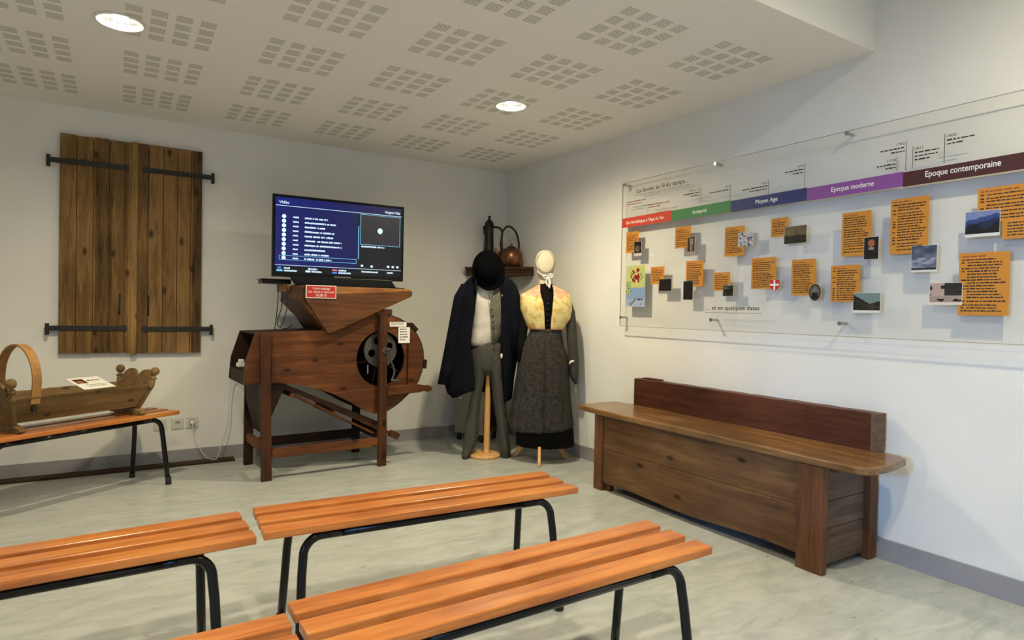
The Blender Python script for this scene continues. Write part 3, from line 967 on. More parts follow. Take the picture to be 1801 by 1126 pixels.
rnd = random.Random(3)
rows = [.195 + .0612 * i for i in range(10)]
def glyphs(bm, u0, u1, wc, h, gap_p=.12):
    u = u0
    while u < u1:
        w = rnd.uniform(.0045, .0075)
        if rnd.random() > gap_p:
            scr_quad(bm, u, u + w * .82, wc - h * rnd.uniform(.38, .5), wc + h * rnd.uniform(.25, .5))
        u += w
ends = [.42, .40, .37, .50, .50, .43, .44, .37, .45, .40]
for i, w in enumerate(rows):
    cx, cz = S(.062, w + .003)
    bm.faces.new([bm.verts.new((cx + .0145 * cos(2 * pi * k / 16), -.0012, cz + .0145 * sin(2 * pi * k / 16))) for k in range(16)])
    obj('menu_icon', bm, M['em_w'], sc_, recalc=False)
    bm = bmesh.new(); glyphs(bm, .128, .165, w, .024, .0)
    obj('menu_number', bm, M['em_w'], sc_, recalc=False)
    bm = bmesh.new(); glyphs(bm, .215, ends[i], w, .026)
    obj('menu_name', bm, M['em_w'], sc_, recalc=False)
    bm = bmesh.new()
cx, cz = S(.815, .655)
bm.faces.new([bm.verts.new((cx + .020 * cos(2 * pi * k / 20), -.0012, cz + .022 * sin(2 * pi * k / 20))) for k in range(20)])
obj('preview_icon', bm, M['em_w'], sc_, recalc=False)
bm = bmesh.new(); glyphs(bm, .66, .85, .420, .026); obj('preview_name', bm, M['em_w'], sc_, recalc=False)
for u, w in ((.655, .145), (.735, .142), (.875, .15), (.915, .15), (.955, .15)):
    bm = bmesh.new(); cx, cz = S(u + .013, w)
    bm.faces.new([bm.verts.new((cx + .011 * cos(2 * pi * k / 8), -.0012, cz + .009 * sin(2 * pi * k / 8))) for k in range(8)])
    obj('menu_icon', bm, M['em_w'], sc_, recalc=False)
for u0, u1, w in ((.065, .105, .062), (.065, .155, .028), (.265, .315, .062), (.27, .345, .028), (.48, .54, .062), (.48, .575, .028), (.665, .80, .062), (.88, .93, .062)):
    bm = bmesh.new(); glyphs(bm, u0, u1, w, .024, .0); obj('menu_hint', bm, M['em_w'], sc_, recalc=False)
for a_ in ((.225, .262, .016, .042), (.245, .262, .052, .075)):
    bm = bmesh.new(); scr_quad(bm, *a_); obj('menu_key', bm, M['em_w'], sc_, recalc=False)
for s, u0, u1, w in (('Vidéo', .025, .098, .918), ('Navigation Vidéo', .855, .985, .918)):
    a, b = S(u0, w); c, d = S(u1, w)
    b_ = fit_text(s, a, c, b, .020, bold=.01)
    for v in b_.verts: v.co = Vector((v.co.x, -.0012, v.co.y))
    obj('menu_title', b_, M['em_w'], sc_, recalc=False)
for mt, u0, u1, w0, w1 in (('em_c', .012, .055, .016, .042), ('em_r', .43, .468, .052, .075), ('em_b', .43, .468, .016, .040), ('em_b', .02, .045, .052, .075)):
    bm = bmesh.new(); scr_quad(bm, u0, u1, w0, w1); obj('menu_key', bm, M[mt], sc_, recalc=False)
for l in sc_.children: pass
# stand: sloped neck and flat foot
bm = bmesh.new()
prism(bm, [(.125, ZB + .006), (.160, .012), (.915, .012), (.875, ZB + .006)], -.012, .030, 'xz')
obj('stand_neck', bm, M['tvmatte'], tv, bevel=.003)
bm = bmesh.new()
hexa(bm, [(.15, -.075, 0), (.90, -.095, 0), (.985, -.04, 0), (.93, .13, 0), (.15, .13, 0)], [(.16, -.065, .010), (.895, -.085, .010), (.972, -.04, .010), (.92, .12, .012), (.16, .12, .012)])
obj('stand_foot', bm, M['tvblack'], tv, bevel=.003)
obj('logo_strip', bx(.44, .56, -.0008, 0, ZB + .012, ZB + .017), M['steel'], tv)

# set-top box and cables
sb = thing('media_box', 'slim black media player box left of the television stand on the hopper edge', 'media player', G(.068, .335, 1.3355), MA)
obj('case', bx(0, .20, 0, .13, 0, .028), M['tvmatte'], sb, bevel=.003)
obj('lid', bx(-.012, .20, -.012, .135, .0285, .0345), M['tvblack'], sb, bevel=.002)
bc = thing('black_cables', 'tangle of black cables hanging from the media box behind the hopper to the machine', 'cable', MO, MA)
for P_ in ([(.16, .29, 1.335), (.15, .22, 1.32), (.140, .20, 1.20), (.132, .20, 1.10), (.122, .20, 1.012)],
           [(.19, .28, 1.335), (.18, .21, 1.30), (.165, .20, 1.16), (.135, .19, 1.07), (.150, .19, 1.03), (.20, .19, 1.018), (.245, .22, 1.04)],
           [(.21, .28, 1.335), (.205, .20, 1.28), (.20, .18, 1.20), (.19, .18, 1.12), (.17, .19, 1.05), (.160, .20, 1.03)]):
    bm = bmesh.new(); tube(bm, smooth_path(P_), .0032, 6)
    obj('cable_strand', bm, M['cable'], bc, smooth=True)
pw = thing('power_strip', 'white power strip lying in the open left end of the winnowing machine', 'power strip', G(-.100, .30, .7475), MA + radians(8))
obj('strip_body', bx(0, .10, -.025, .025, 0, .028), M['white_pl'], pw, bevel=.004)
obj('plug', bx(.012, .040, -.022, .022, .0285, .052), M['white_pl'], pw, bevel=.004)
obj('switch', bx(.065, .085, -.012, .012, .0285, .034), M['red'], pw)

# ------------------------------------------------------------------ old chest bench
ob = thing('chest_bench', 'long antique brown wooden chest bench with low backboard against the right wall', 'bench')
XF = -.470
bm = bmesh.new()
seat = [(-.470, -1.775), (-.40, -1.765), (-.155, -1.752), (-.118, -1.765), (-.095, -1.93), (-.095, -3.60), (-.060, -3.612), (-.070, -3.70), (-.100, -3.742), (-.20, -3.762), (-.32, -3.775), (-.415, -3.772), (-.455, -3.755), (-.478, -3.715), (-.484, -3.60), (-.488, -3.0), (-.486, -2.3), (-.492, -2.0)]
prism(bm, seat, .498, .534, 'xy')
obj('seat_board', bm, M['oldseat'], ob, bevel=.008)
def fr(u0, u1):  # front planks with a wavy lower edge
    pass
bm = bmesh.new()
low = []
for i in range(31):
    t = i / 30.0
    y = -2.035 - t * (3.440 - 2.035)
    z = .054 + .008 * sin(t * 9) - .004 * sin(t * 4 + 1)
    if t < .03: z = .062
    low.append((y, z))
prism(bm, [(-2.035, .277)] + low + [(-3.440, .290)], -.458, -.432, 'yz')
prism(bm, [(-2.035, .2795), (-2.035, .4975), (-3.440, .4975), (-3.440, .2925)], -.457, -.432, 'yz')
obj('front_panel', bm, M['oldx'], ob, bevel=.0015)
for (y0, y1) in ((-2.040, -1.958), (-3.572, -3.440)):
    bm = bmesh.new(); box(bm, XF, -.430, y0, y1, 0, .497)
    obj('leg', bm, M['oldz'], ob, bevel=.004)
for (y0, y1) in ((-2.050, -1.975), (-3.575, -3.53)):
    bm = bmesh.new(); box(bm, -.082, -.014, y0, y1, 0, .497)
    obj('leg', bm, M['oldz'], ob, bevel=.004)
bm = bmesh.new(); box(bm, -.430, -.40, -2.085, -2.035, 0, .07)
obj('corner_block', bm, M['oldz'], ob)
for yy in ((-3.545, -3.520), (-2.03, -2.005)):
    bm = bmesh.new()
    for (a, b) in ((.030, .194), (.197, .323), (.326, .497)):
        box(bm, -.430, -.082, yy[0], yy[1], a, b)
    obj('end_panel', bm, M['oldend'], ob, bevel=.0015)
obj('seat_batten', bx(-.40, -.15, -3.60, -3.56, .468, .497), M['oldz'], ob)
obj('back_panel', bx(-.040, -.02, -3.52, -2.03, .04, .497), M['oldback'], ob)
obj('bottom_board', bx(-.43, -.04, -3.52, -2.03, .075, .09), M['oldback'], ob)
bm = bmesh.new()
top = [(-1.926 - (3.60 - 1.926) * i / 24, .716 + .0015 * sin(i * 2.3)) for i in range(25)]
prism(bm, [(-1.926, .498)] + top + [(-3.600, .498)], -.093, -.020, 'yz')
obj('backboard', bm, M['oldback'], ob, bevel=.004)
obj('backboard_end', bx(-.094, -.019, -3.604, -3.574, .5345, .7155), M['oldend'], ob)
bm = bmesh.new(); prism(bm, [(-.060, -1.98), (-.022, -2.0), (-.022, -2.14), (-.045, -2.15)], .7185, .7255, 'xy')
obj('top_splint', bm, M['oldback'], ob)

# ------------------------------------------------------------------ cradle on the far bench
BA = radians(34.3)
cr = thing('wooden_cradle', 'old rustic wooden cradle with turned knobs and a bent hoop, on the far bench', 'cradle', (-3.398 + .015 * .826 - .035 * .563, -.711 + .015 * .563 + .035 * .826, BZ), BA)
z0, z1 = .050, .193
def cside(s):
    vb, vt = s * .085, s * .165
    bm = bmesh.new()
    a = [(-.345, vb, z0), (.345, vb, z0), (.345, vb - s * .016, z0), (-.345, vb - s * .016, z0)]
    b = []
    n = 24
    lower = [(-.345 + .69 * i / n) for i in range(n + 1)]
    rnd = random.Random(5 + s)
    tops = [(-.405 + .79 * i / n, z1 + rnd.uniform(-.004, .003)) for i in range(n + 1)]
    v0_ = [bm.verts.new((lower[i], vb, z0)) for i in range(n + 1)]
    v1_ = [bm.verts.new((tops[i][0], vt, tops[i][1])) for i in range(n + 1)]
    w0_ = [bm.verts.new((lower[i], vb - s * .018, z0)) for i in range(n + 1)]
    w1_ = [bm.verts.new((tops[i][0], vt - s * .018, tops[i][1])) for i in range(n + 1)]
    for i in range(n):
        bm.faces.new([v0_[i], v0_[i + 1], v1_[i + 1], v1_[i]]); bm.faces.new([w0_[i], w1_[i], w1_[i + 1], w0_[i + 1]])
        bm.faces.new([v1_[i], v1_[i + 1], w1_[i + 1], w1_[i]]); bm.faces.new([v0_[i], w0_[i], w0_[i + 1], v0_[i + 1]])
    bm.faces.new([v0_[0], v1_[0], w1_[0], w0_[0]]); bm.faces.new([v0_[n], w0_[n], w1_[n], v1_[n]])
    obj('side_board', bm, M['cradle'], cr)
cside(-1); cside(1)
obj('bottom_board', bx(-.345, .345, -.085, .085, z0, z0 + .016), M['cradle'], cr)
def cend(sg):
    """end board leaning outwards with a double-arched top"""
    out = [(-.088, .012), (.088, .012), (.168, .185)]
    out += [(.073 + .068 * cos(a), .212 + .070 * sin(a)) for a in [pi * k / 10 for k in range(0, 11)]]
    out += [(-.073 + .068 * cos(a), .212 + .070 * sin(a)) for a in [pi * k / 10 for k in range(0, 11)]]
    out += [(-.168, .185)]
    bm = bmesh.new()
    ub = lambda z: sg * (.345 + .045 * (z - z0) / (z1 - z0))
    th = .02 * sg
    hexa(bm, [(ub(z), v, z) for v, z in out], [(ub(z) + th, v, z) for v, z in out])
    obj('end_board', bm, M['cradle'], cr)
    for s in (-1, 1):
        bm = bmesh.new()
        prof = [(.016, 0), (.018, .02), (.017, .05), (.012, .054), (.021, .062), (.021, .070), (.012, .078), (.010, .084), (.019, .090), (.0255, .103), (.0265, .113), (.022, .126), (.012, .135), (0, .138)]
        lathe(bm, prof, n=18)
        M4 = Matrix.Translation((ub(.165) + th * .5, s * .150, .168)) @ Matrix.Rotation(radians(10) * sg, 4, 'Y') @ Matrix.Rotation(radians(-9) * s, 4, 'X')
        bmesh.ops.transform(bm, matrix=M4, verts=bm.verts)
        obj('turned_knob', bm, M['cradle'], cr, smooth=True)
    # curved rocker under the end
    bm = bmesh.new()
    rk = [(-.16, .012), (-.145, .004), (-.08, 0), (.08, 0), (.145, .004), (.16, .012), (.155, .024), (.09, .040), (-.09, .040), (-.155, .024)]
    hexa(bm, [(sg * .325, v, z) for v, z in rk], [(sg * .365, v, z) for v, z in rk])
    obj('rocker', bm, M['cradle'], cr, bevel=.003)
cend(1); cend(-1)
bm = bmesh.new()
ring = []
hz = [(-.152, .155), (-.160, .20)] + [(-.168 * cos(a), .28 + .190 * sin(a)) for a in [pi * k / 18 for k in range(0, 19)]] + [(.160, .20), (.152, .155)]
vr = []
for i, (v, z) in enumerate(hz):
    a, b = hz[max(i - 1, 0)], hz[min(i + 1, len(hz) - 1)]
    d = Vector((b[0] - a[0], b[1] - a[1])).normalized(); n = Vector((-d.y, d.x)) * .004
    u0, u1 = -.308, -.262
    vr.append([(u0, v - n.x, z - n.y), (u1, v - n.x, z - n.y), (u1, v + n.x, z + n.y), (u0, v + n.x, z + n.y)])
loft(bm, vr)
obj('hoop', bm, M['cradle_p'], cr, label='pale bent wood hoop')
bm = bmesh.new(); box(bm, -.295, -.272, -.152, -.136, .110, .138)
obj('hoop_peg', bm, M['iron'], cr)
def bench_pt(u, v, z): return Vector((-3.398 + u * cos(BA) - v * sin(BA), -.711 + u * sin(BA) + v * cos(BA), z))
ic = thing('information_card', 'white printed card with a small reddish picture, lying on the cradle', 'card', bench_pt(-.020, -.136, BZ + .2045), BA)
ic.rotation_euler = (radians(17), 0, BA + radians(2))
obj('card_sheet', bx(0, .19, 0, .175, 0, .002), M['paper'], ic)
bm = bmesh.new(); rnd = random.Random(12)
scribble(bm, .09, .165, .115, .012, rnd, z=.0025); scribble(bm, .045, .17, .055, .006, rnd, z=.0025); scribble(bm, .05, .16, .035, .006, rnd, z=.0025)
obj('printed_text', bm, M['inkgrey'], ic, recalc=False)
rnd = random.Random(21)
bm = color_grid(.018, .078, .085, .150, 8, 6, lambda u, w: (.30 * rnd.uniform(.5, 1.3), .07, .05) if hypot(u - .4, w - .35) > .32 else (.62, .42, .30), lambda x, y: (x, y, .0025))
obj('printed_picture', bm, M['pic'], ic, recalc=False)

# ------------------------------------------------------------------ corner shelf, jug, kettle
sh = thing('corner_shelf', 'small dark wooden corner shelf with moulded edge behind the mannequins', 'shelf', (0, 0, 0))
def shelf_poly(k): # k shrinks towards the corner
    n = Vector((.746, .666)) * k
    t = Vector((.666, -.746)) * k
    return [(-.488 + n.x + t.x * .8, -.086 + n.y + t.y * .8), (-.066 + n.x - t.x * .8, -.566 + n.y - t.y * .8), (-.002, -.50), (-.002, -.002), (-.425, -.002)]
bm = bmesh.new(); prism(bm, shelf_poly(0), 1.550, 1.567, 'xy')
obj('shelf_board', bm, M['shelfw'], sh)
bm = bmesh.new()
for k, a, b in ((.012, 1.537, 1.5495), (.022, 1.522, 1.5365), (.030, 1.492, 1.5215)):
    prism(bm, shelf_poly(k), a, b, 'xy')
obj('moulding', bm, M['shelfw'], sh)

jg = thing('metal_jug', 'tall dark metal jug with a domed lid and long handle on the corner shelf', 'jug', (-.262, -.130, 1.567), radians(-22))
bm = bmesh.new()
lathe(bm, [(0, 0), (.062, 0), (.074, .012), (.078, .05), (.076, .085), (.062, .12), (.050, .145), (.046, .18), (.044, .25), (.041, .32), (.040, .375), (.043, .385)], n=28)
b_ = bmesh.new()
hexa(b_, [(-.038, -.012, .30), (-.038, .012, .30), (-.046, .004, .30), (-.046, -.004, .30)], [(-.036, -.016, .385), (-.036, .016, .385), (-.060, .004, .383), (-.060, -.004, .383)])
add_bm(bm, b_)
obj('body', bm, M['pewter'], jg, smooth=True)
bm = bmesh.new()
lathe(bm, [(.043, .3855), (.044, .395), (.040, .415), (.026, .437), (.013, .446), (.009, .455), (.013, .464), (.015, .474), (.010, .482), (0, .484)], n=24)
obj('lid', bm, M['pewter'], jg, smooth=True)
bm = bmesh.new()
tube(bm, smooth_path([(.040, 0, .378), (.075, 0, .380), (.108, 0, .366), (.122, 0, .330), (.118, 0, .27), (.112, 0, .22), (.118, 0, .17), (.100, 0, .14), (.058, 0, .13)]), .0065, 8, flat=1.6)
obj('handle', bm, M['pewter'], jg, smooth=True)

kt = thing('copper_kettle', 'round old copper kettle with a tall iron handle on the corner shelf', 'kettle', (-.132, -.318, 1.567), radians(-14))
bm = bmesh.new()
lathe(bm, [(0, 0), (.080, 0), (.088, .005), (.098, .030), (.107, .065), (.107, .100), (.098, .135), (.080, .162), (.058, .176), (.040, .180), (.040, .184), (0, .184)], n=32)
obj('body', bm, M['copper'], kt, smooth=True)
bm = bmesh.new()
lathe(bm, [(.044, .1845), (.040, .190), (.018, .196), (.008, .199), (.010, .206), (.014, .213), (.008, .219), (0, .220)], n=20)
obj('lid', bm, M['copper'], kt, smooth=True)
bm = bmesh.new()
tube(bm, smooth_path([(-.085, 0, .07), (-.125, 0, .095), (-.140, 0, .14), (-.152, 0, .170)]), [.024, .024, .024, .023, .022, .021, .020, .018, .017, .016, .015, .014, .013, .013, .012, .011, .010, .010, .009][:19], 12)
obj('spout', bm, M['copper'], kt, smooth=True)
bm = bmesh.new()
tube(bm, smooth_path([(-.088, 0, .150), (-.092, 0, .215), (-.095, 0, .28), (-.080, 0, .335), (-.045, 0, .372), (0, 0, .366), (.040, 0, .325), (.062, 0, .27), (.072, 0, .215), (.070, 0, .166)]), .0065, 8, flat=1.5)
obj('handle', bm, M['pewter'], kt, smooth=True)

# ------------------------------------------------------------------ cabinet on castors behind the man
cb = thing('low_cabinet', 'low cabinet with beige side on castors, half hidden behind the left mannequin', 'cabinet', (-.45, -.42, 0), radians(29))
H_ = .50
obj('side_panel', bx(0, .022, 0, .30, .07, H_), M['olive'], cb, label='beige side panel')
obj('side_panel', bx(.25, .272, 0, .30, .07, H_), M['olive'], cb)
obj('body', bx(.0225, .2495, .016, .298, .075, H_ - .004), M['cabdark'], cb, label='dark brown body')
obj('door', bx(.028, .244, 0, .0155, .115, H_ - .03), M['cabdark'], cb)
obj('top_board', bx(-.006, .278, -.006, .302, H_ + .0005, H_ + .022), M['oldz'], cb)
obj('plinth', bx(.0225, .2495, .004, .0155, .075, .113), M['oldz'], cb)
for (a, b) in ((.03, .03), (.24, .03), (.03, .27), (.24, .27)):
    bm = bmesh.new()
    prism(bm, circle(a, .024, .024, 16), b - .012, b + .012, 'xz')
    box(bm, a - .012, a + .012, b - .016, b + .016, .049, .070)
    obj('castor', bm, M['cable'], cb)

# ------------------------------------------------------------------ mannequins
FA = radians(-29.8)
def ell(cx, cy, rx, ry, z, n=48, fold=0.0, nf=9, ph=0.0, p=2.0):
    out = []
    for j in range(n):
        a = 2 * pi * j / n
        c_, s_ = cos(a), sin(a)
        k = 1 + fold * sin(nf * a + ph) + fold * .5 * sin((nf * 1.7) // 1 * a + ph * 2.1)
        out.append((cx + rx * k * math.copysign(abs(c_) ** (2 / p), c_), cy + ry * k * math.copysign(abs(s_) ** (2 / p), s_), z))
    return out

man = thing('male_costume_mannequin', 'mannequin in navy coat, black hat, linen shirt and grey trousers on wooden stand', 'mannequin', (-.676, -.845, 0), FA)
bm = bmesh.new()
lathe(bm, [(0, 0), (.124, 0), (.130, .006), (.130, .020), (.122, .028), (.040, .034), (0, .034)], n=48)
obj('stand_base', bm, M['beech'], man, smooth=False)
bm = bmesh.new(); lathe(bm, [(.034, .034), (.026, .042), (.0245, .06), (.0245, .44), (.022, .50), (.017, .60), (.012, .68), (.012, .80)], .016, 0, 24)
obj('stand_pole', bm, M['beech'], man, smooth=True)
# trousers: pelvis and two legs in one surface
bm = bmesh.new()
loft(bm, [ell(.0, 0, .122, .085, .915, fold=.01), ell(.0, 0, .125, .09, .86, fold=.01), ell(.0, 0, .128, .092, .79, fold=.02), ell(.005, 0, .125, .09, .72, fold=.02), ell(.012, 0, .10, .07, .675), ell(.012, 0, .04, .04, .655)])
def trleg(tab, ph):
    rings = []
    for (z, xo, xi, ry, yo) in tab:
        rings.append(ell((xo + xi) / 2, yo, abs(xi - xo) / 2, ry, z, 36, .035, 5, ph + z * 4))
    loft(bm, rings)
trleg([(.885, -.105, -.004, .062, 0), (.82, -.116, .004, .078, 0), (.70, -.115, .004, .082, 0), (.62, -.107, -.012, .078, -.004), (.52, -.112, -.030, .072, -.010), (.44, -.128, -.040, .068, -.014), (.33, -.150, -.046, .066, -.016), (.23, -.160, -.050, .068, -.016), (.15, -.166, -.056, .072, -.018), (.08, -.172, -.080, .078, -.022), (.03, -.178, -.108, .085, -.03), (.004, -.180, -.130, .088, -.034)], .4)
trleg([(.885, .02, .108, .062, 0), (.82, .02, .122, .078, 0), (.70, .022, .132, .082, 0), (.62, .040, .144, .078, 0), (.52, .054, .150, .072, 0), (.44, .066, .160, .070, -.002), (.33, .084, .172, .070, -.004), (.23, .100, .182, .070, -.006), (.14, .112, .196, .070, .0), (.07, .118, .206, .072, .004), (.004, .122, .214, .074, .006)], 1.9)
obj('trousers', bm, M['trouser'], man, smooth=True)
# shirt torso
bm = bmesh.new()
tab = [(.895, -.128, .055, .080), (.93, -.130, .07, .098), (1.0, -.122, .10, .105), (1.1, -.118, .13, .112), (1.2, -.125, .15, .116), (1.30, -.150, .165, .108), (1.36, -.165, .175, .090), (1.41, -.12, .13, .07), (1.45, -.06, .07, .055), (1.50, -.05, .06, .05)]
rings = []
for i in range(28):
    z = .898 + (1.50 - .898) * i / 27
    x0_, x1_, ry = interp(tab, z)
    rings.append([(x + .0015 * sin(z * 70 + x * 20), y - (.0022 * sin(z * 60 + x * 14) * (1.25 - z) * 2.5 if y < 0 and z < 1.2 else 0), zz + .006 * sin(x * 18)) for (x, y, zz) in ell((x0_ + x1_) / 2, 0, (x1_ - x0_) / 2, ry, z, 48, 0, 3, 0, 2.3)])
loft(bm, rings)
obj('linen_shirt', bm, M['shirt'], man, smooth=True)
# waistcoat, worn open on the right side
bm = bmesh.new()
outer, inner = [], []
n = 22
def vx(z):  # front edge of the waistcoat
    return interp([(.884, .105), (.905, .047), (1.10, .030), (1.215, .018), (1.27, .030), (1.31, .046), (1.37, .062), (1.42, .075)], z)[0]
rows_o = []
for i in range(n + 1):
    row = []
    t = i / n
    for k in range(13):
        s_ = k / 12
        zt = .886 + (.022 if s_ < .25 else .0) * (1 - s_ * 4 if s_ < .25 else 0)
        z = zt + (1.41 - zt) * t
        xe = vx(z)
        x = xe + (.185 - xe) * s_
        x0_, x1_, ry = interp(tab, z)
        cx, rx = (x0_ + x1_) / 2, (x1_ - x0_) / 2
        q = max(0.0, 1 - abs((x - cx) / (rx + .035)) ** 2.2)
        y = -(ry + .016) * q ** (1 / 2.2)
        row.append((x, y - .003 * sin(z * 60), z))
    rows_o.append(row)
loft(bm, rows_o, close=False, cap=False)
wc = obj('waistcoat', bm, M['vest'], man, smooth=True)
m_ = wc.modifiers.new('solid', 'SOLIDIFY'); m_.thickness = .004; m_.offset = 0
for i, z in enumerate((.945, .990, 1.038, 1.085, 1.13, 1.18)):
    xx = vx(z) + .016
    x0_, x1_, ry = interp(tab, z)
    bm = bmesh.new(); lathe(bm, [(0, -.003), (.007, -.002), (.008, .001), (.005, .004), (0, .005)], n=12)
    bmesh.ops.rotate(bm, cent=(0, 0, 0), matrix=Matrix.Rotation(radians(90), 3, 'X'), verts=bm.verts)
    bmesh.ops.translate(bm, vec=(xx, -(ry + .016) * .975 - .006, z), verts=bm.verts)
    obj('button', bm, M['btn'], wc, smooth=True)
# coat draped over the shoulders: open shell
bm = bmesh.new()
out_l = [(.47, -.300), (.56, -.325), (.70, -.310), (.842, -.290), (1.082, -.245), (1.239, -.222), (1.33, -.212), (1.375, -.195), (1.42, -.160), (1.455, -.105), (1.47, -.07)]
out_r = [(.45, .205), (.60, .218), (.895, .258), (1.115, .262), (1.307, .250), (1.36, .240), (1.394, .222), (1.43, .180), (1.46, .12), (1.47, .08)]
in_l = [(.47, -.160), (.55, -.085), (.60, -.082), (.75, -.100), (.911, -.124), (1.0, -.118), (1.193, -.094), (1.30, -.086), (1.40, -.080), (1.47, -.06)]
in_r = [(.45, .143), (.565, .146), (.882, .126), (.955, .120), (1.15, .112), (1.323, .103), (1.42, .092), (1.47, .06)]
rows_c = []
nz = 34
def hem(s_):
    # lower edge height around the coat, s_ from left front edge (0) over the back to the right front edge (1)
    return interp([(0, .552), (.10, .478), (.20, .515), (.30, .56), (.5, .50), (.8, .47), (1, .455)], s_)[0]
for i in range(nz + 1):
    t = i / nz
    row = []
    for k in range(49):
        s_ = k / 48
        zt = hem(s_)
        z = zt + (1.468 - zt) * t
        ol = interp(out_l, z)[0]; orr = interp(out_r, z)[0]; il = interp(in_l, z)[0]; ir = interp(in_r, z)[0]
        cx = (ol + orr) / 2; rx = (orr - ol) / 2
        ry = interp([(.45, .19), (.9, .165), (1.2, .148), (1.35, .125), (1.43, .095), (1.47, .07)], z)[0]
        # superellipse angle from left front edge round the back to right front edge
        aL = pi + math.acos(max(-1, min(1, (cx - il) / rx)))      # front left edge, y negative
        aL = pi + math.acos(max(-1, min(1, -(il - cx) / rx)))
        aR = -math.acos(max(-1, min(1, (ir - cx) / rx)))
        a = aL + (aR - aL) * s_
        fold = 1 + (.020 * sin(a * 9 + 1) + .012 * sin(a * 17)) * min(1, max(0, (1.30 - z) / .5))
        row.append((cx + rx * cos(a) * fold, ry * sin(a) * fold + (.01 if sin(a) < 0 else 0), z))
    rows_c.append(row)
loft(bm, rows_c, close=False, cap=False)
ct = obj('coat', bm, M['navy'], man, smooth=True)
m_ = ct.modifiers.new('solid', 'SOLIDIFY'); m_.thickness = .008; m_.offset = 1
# collar and sleeves
bm = bmesh.new()
tube(bm, smooth_path([(-.085, -.135, 1.30), (-.092, -.118, 1.38), (-.075, -.06, 1.455), (-.04, .04, 1.49), (.03, .06, 1.495), (.085, .02, 1.485), (.112, -.06, 1.45), (.108, -.118, 1.38), (.102, -.135, 1.30)]), [.004] * 3 + [.012] * 8 + [.016] * 30 + [.012] * 4 + [.004] * 4, 8)
obj('collar', bm, M['navy'], ct, smooth=True)
bm = bmesh.new()
loft(bm, [ell(-.165, -.01, .045, .05, 1.38, 24), ell(-.215, -.02, .05, .062, 1.28, 24), ell(-.245, -.03, .050, .064, 1.10, 24), ell(-.275, -.04, .050, .062, .90, 24, .04, 4), ell(-.300, -.05, .055, .060, .72, 24, .05, 4), ell(-.322, -.055, .056, .060, .585, 24, .05, 4)])
obj('sleeve', bm, M['navy'], ct, smooth=True)
bm = bmesh.new()
loft(bm, [ell(.185, -.01, .045, .05, 1.38, 24), ell(.215, -.03, .05, .062, 1.28, 24), ell(.225, -.05, .046, .062, 1.08, 24), ell(.215, -.06, .044, .06, .85, 24, .04, 4)])
obj('sleeve', bm, M['navy'], ct, smooth=True)
bm = bmesh.new(); lathe(bm, [(0, 0), (.006, .004), (.009, .018), (.007, .034), (0, .042)], .118, -.150, 10)
bmesh.ops.translate(bm, vec=(0, 0, .80), verts=bm.verts)
obj('white_cuff', bm, M['white_cl'], ct, smooth=True)
bm = bmesh.new(); lathe(bm, [(0, 0), (.008, .002), (.009, .008), (0, .012)], -.195, -.155, 10)
bmesh.ops.translate(bm, vec=(0, 0, .482), verts=bm.verts)
obj('coat_button', bm, M['steel'], ct, smooth=True)
# neck post and hat, tipped forward
bm = bmesh.new(); lathe(bm, [(.05, 1.44), (.045, 1.50), (.05, 1.56), (.04, 1.60), (0, 1.61)], .005, .01, 20)
obj('neck', bm, M['creamd'], man, smooth=True)
bm = bmesh.new()
lathe(bm, [(.020, -.004), (.105, -.006), (.132, -.004), (.140, .002), (.132, .008), (.108, .010), (.103, .030), (.098, .070), (.085, .105), (.055, .125), (0, .130)], n=48, sx=.92, sy=1.34)
Mh = Matrix.Translation((.004, -.070, 1.490)) @ Matrix.Rotation(radians(-8), 4, 'Y') @ Matrix.Rotation(radians(62), 4, 'X')
bmesh.ops.transform(bm, matrix=Mh, verts=bm.verts)
ht = obj('felt_hat', bm, M['felt'], man, smooth=True)
bm = bmesh.new(); tube(bm, smooth_path([(.018, -.150, 1.315), (.012, -.152, 1.285), (.018, -.150, 1.262), (.026, -.148, 1.248)]), .0025, 6)
obj('hat_cord', bm, M['felt'], ht, smooth=True)

# ---- woman
wm = thing('female_costume_mannequin', 'headed mannequin in white bonnet, yellow and pink shawl and long charcoal skirt on tripod', 'mannequin', (-.354, -1.152, 0), FA)
bm = bmesh.new(); lathe(bm, [(0, .13), (.024, .13), (.024, .9), (0, .9)], .012, 0, 20)
obj('stand_pole', bm, M['beech'], wm, smooth=True)
def foot(end, w=.012):
    bm = bmesh.new()
    e = Vector(end); d = Vector((e.x, e.y, 0)) - Vector((.012, 0, 0)); L_ = d.length; d.normalize(); s_ = Vector((-d.y, d.x, 0)) * w
    prof = [(.012, .205), (.012, .150), (L_ * .40, .100), (L_ * .80, .014), (L_ - .012, .0), (L_, .006), (L_ - .004, .034), (L_ * .86, .052), (L_ * .5, .150), (L_ * .2, .200)]
    b = Vector((.012, 0, 0))
    hexa(bm, [b + d * q + s_ + Vector((0, 0, z)) for q, z in prof], [b + d * q - s_ + Vector((0, 0, z)) for q, z in prof])
    obj('stand_foot', bm, M['beech'], wm, bevel=.003)

# dress: under skirt
bm = bmesh.new()
loft(bm, [ell(.048, .0, .236, .170, .082, 72, .02, 12), ell(.042, 0, .228, .165, .24, 72, .025, 12), ell(.03, 0, .20, .14, .60, 72, .02, 12), ell(.03, 0, .12, .09, 1.0, 72, 0, 12)])
obj('underskirt', bm, M['blackcloth'], wm, smooth=True, label='black underskirt')
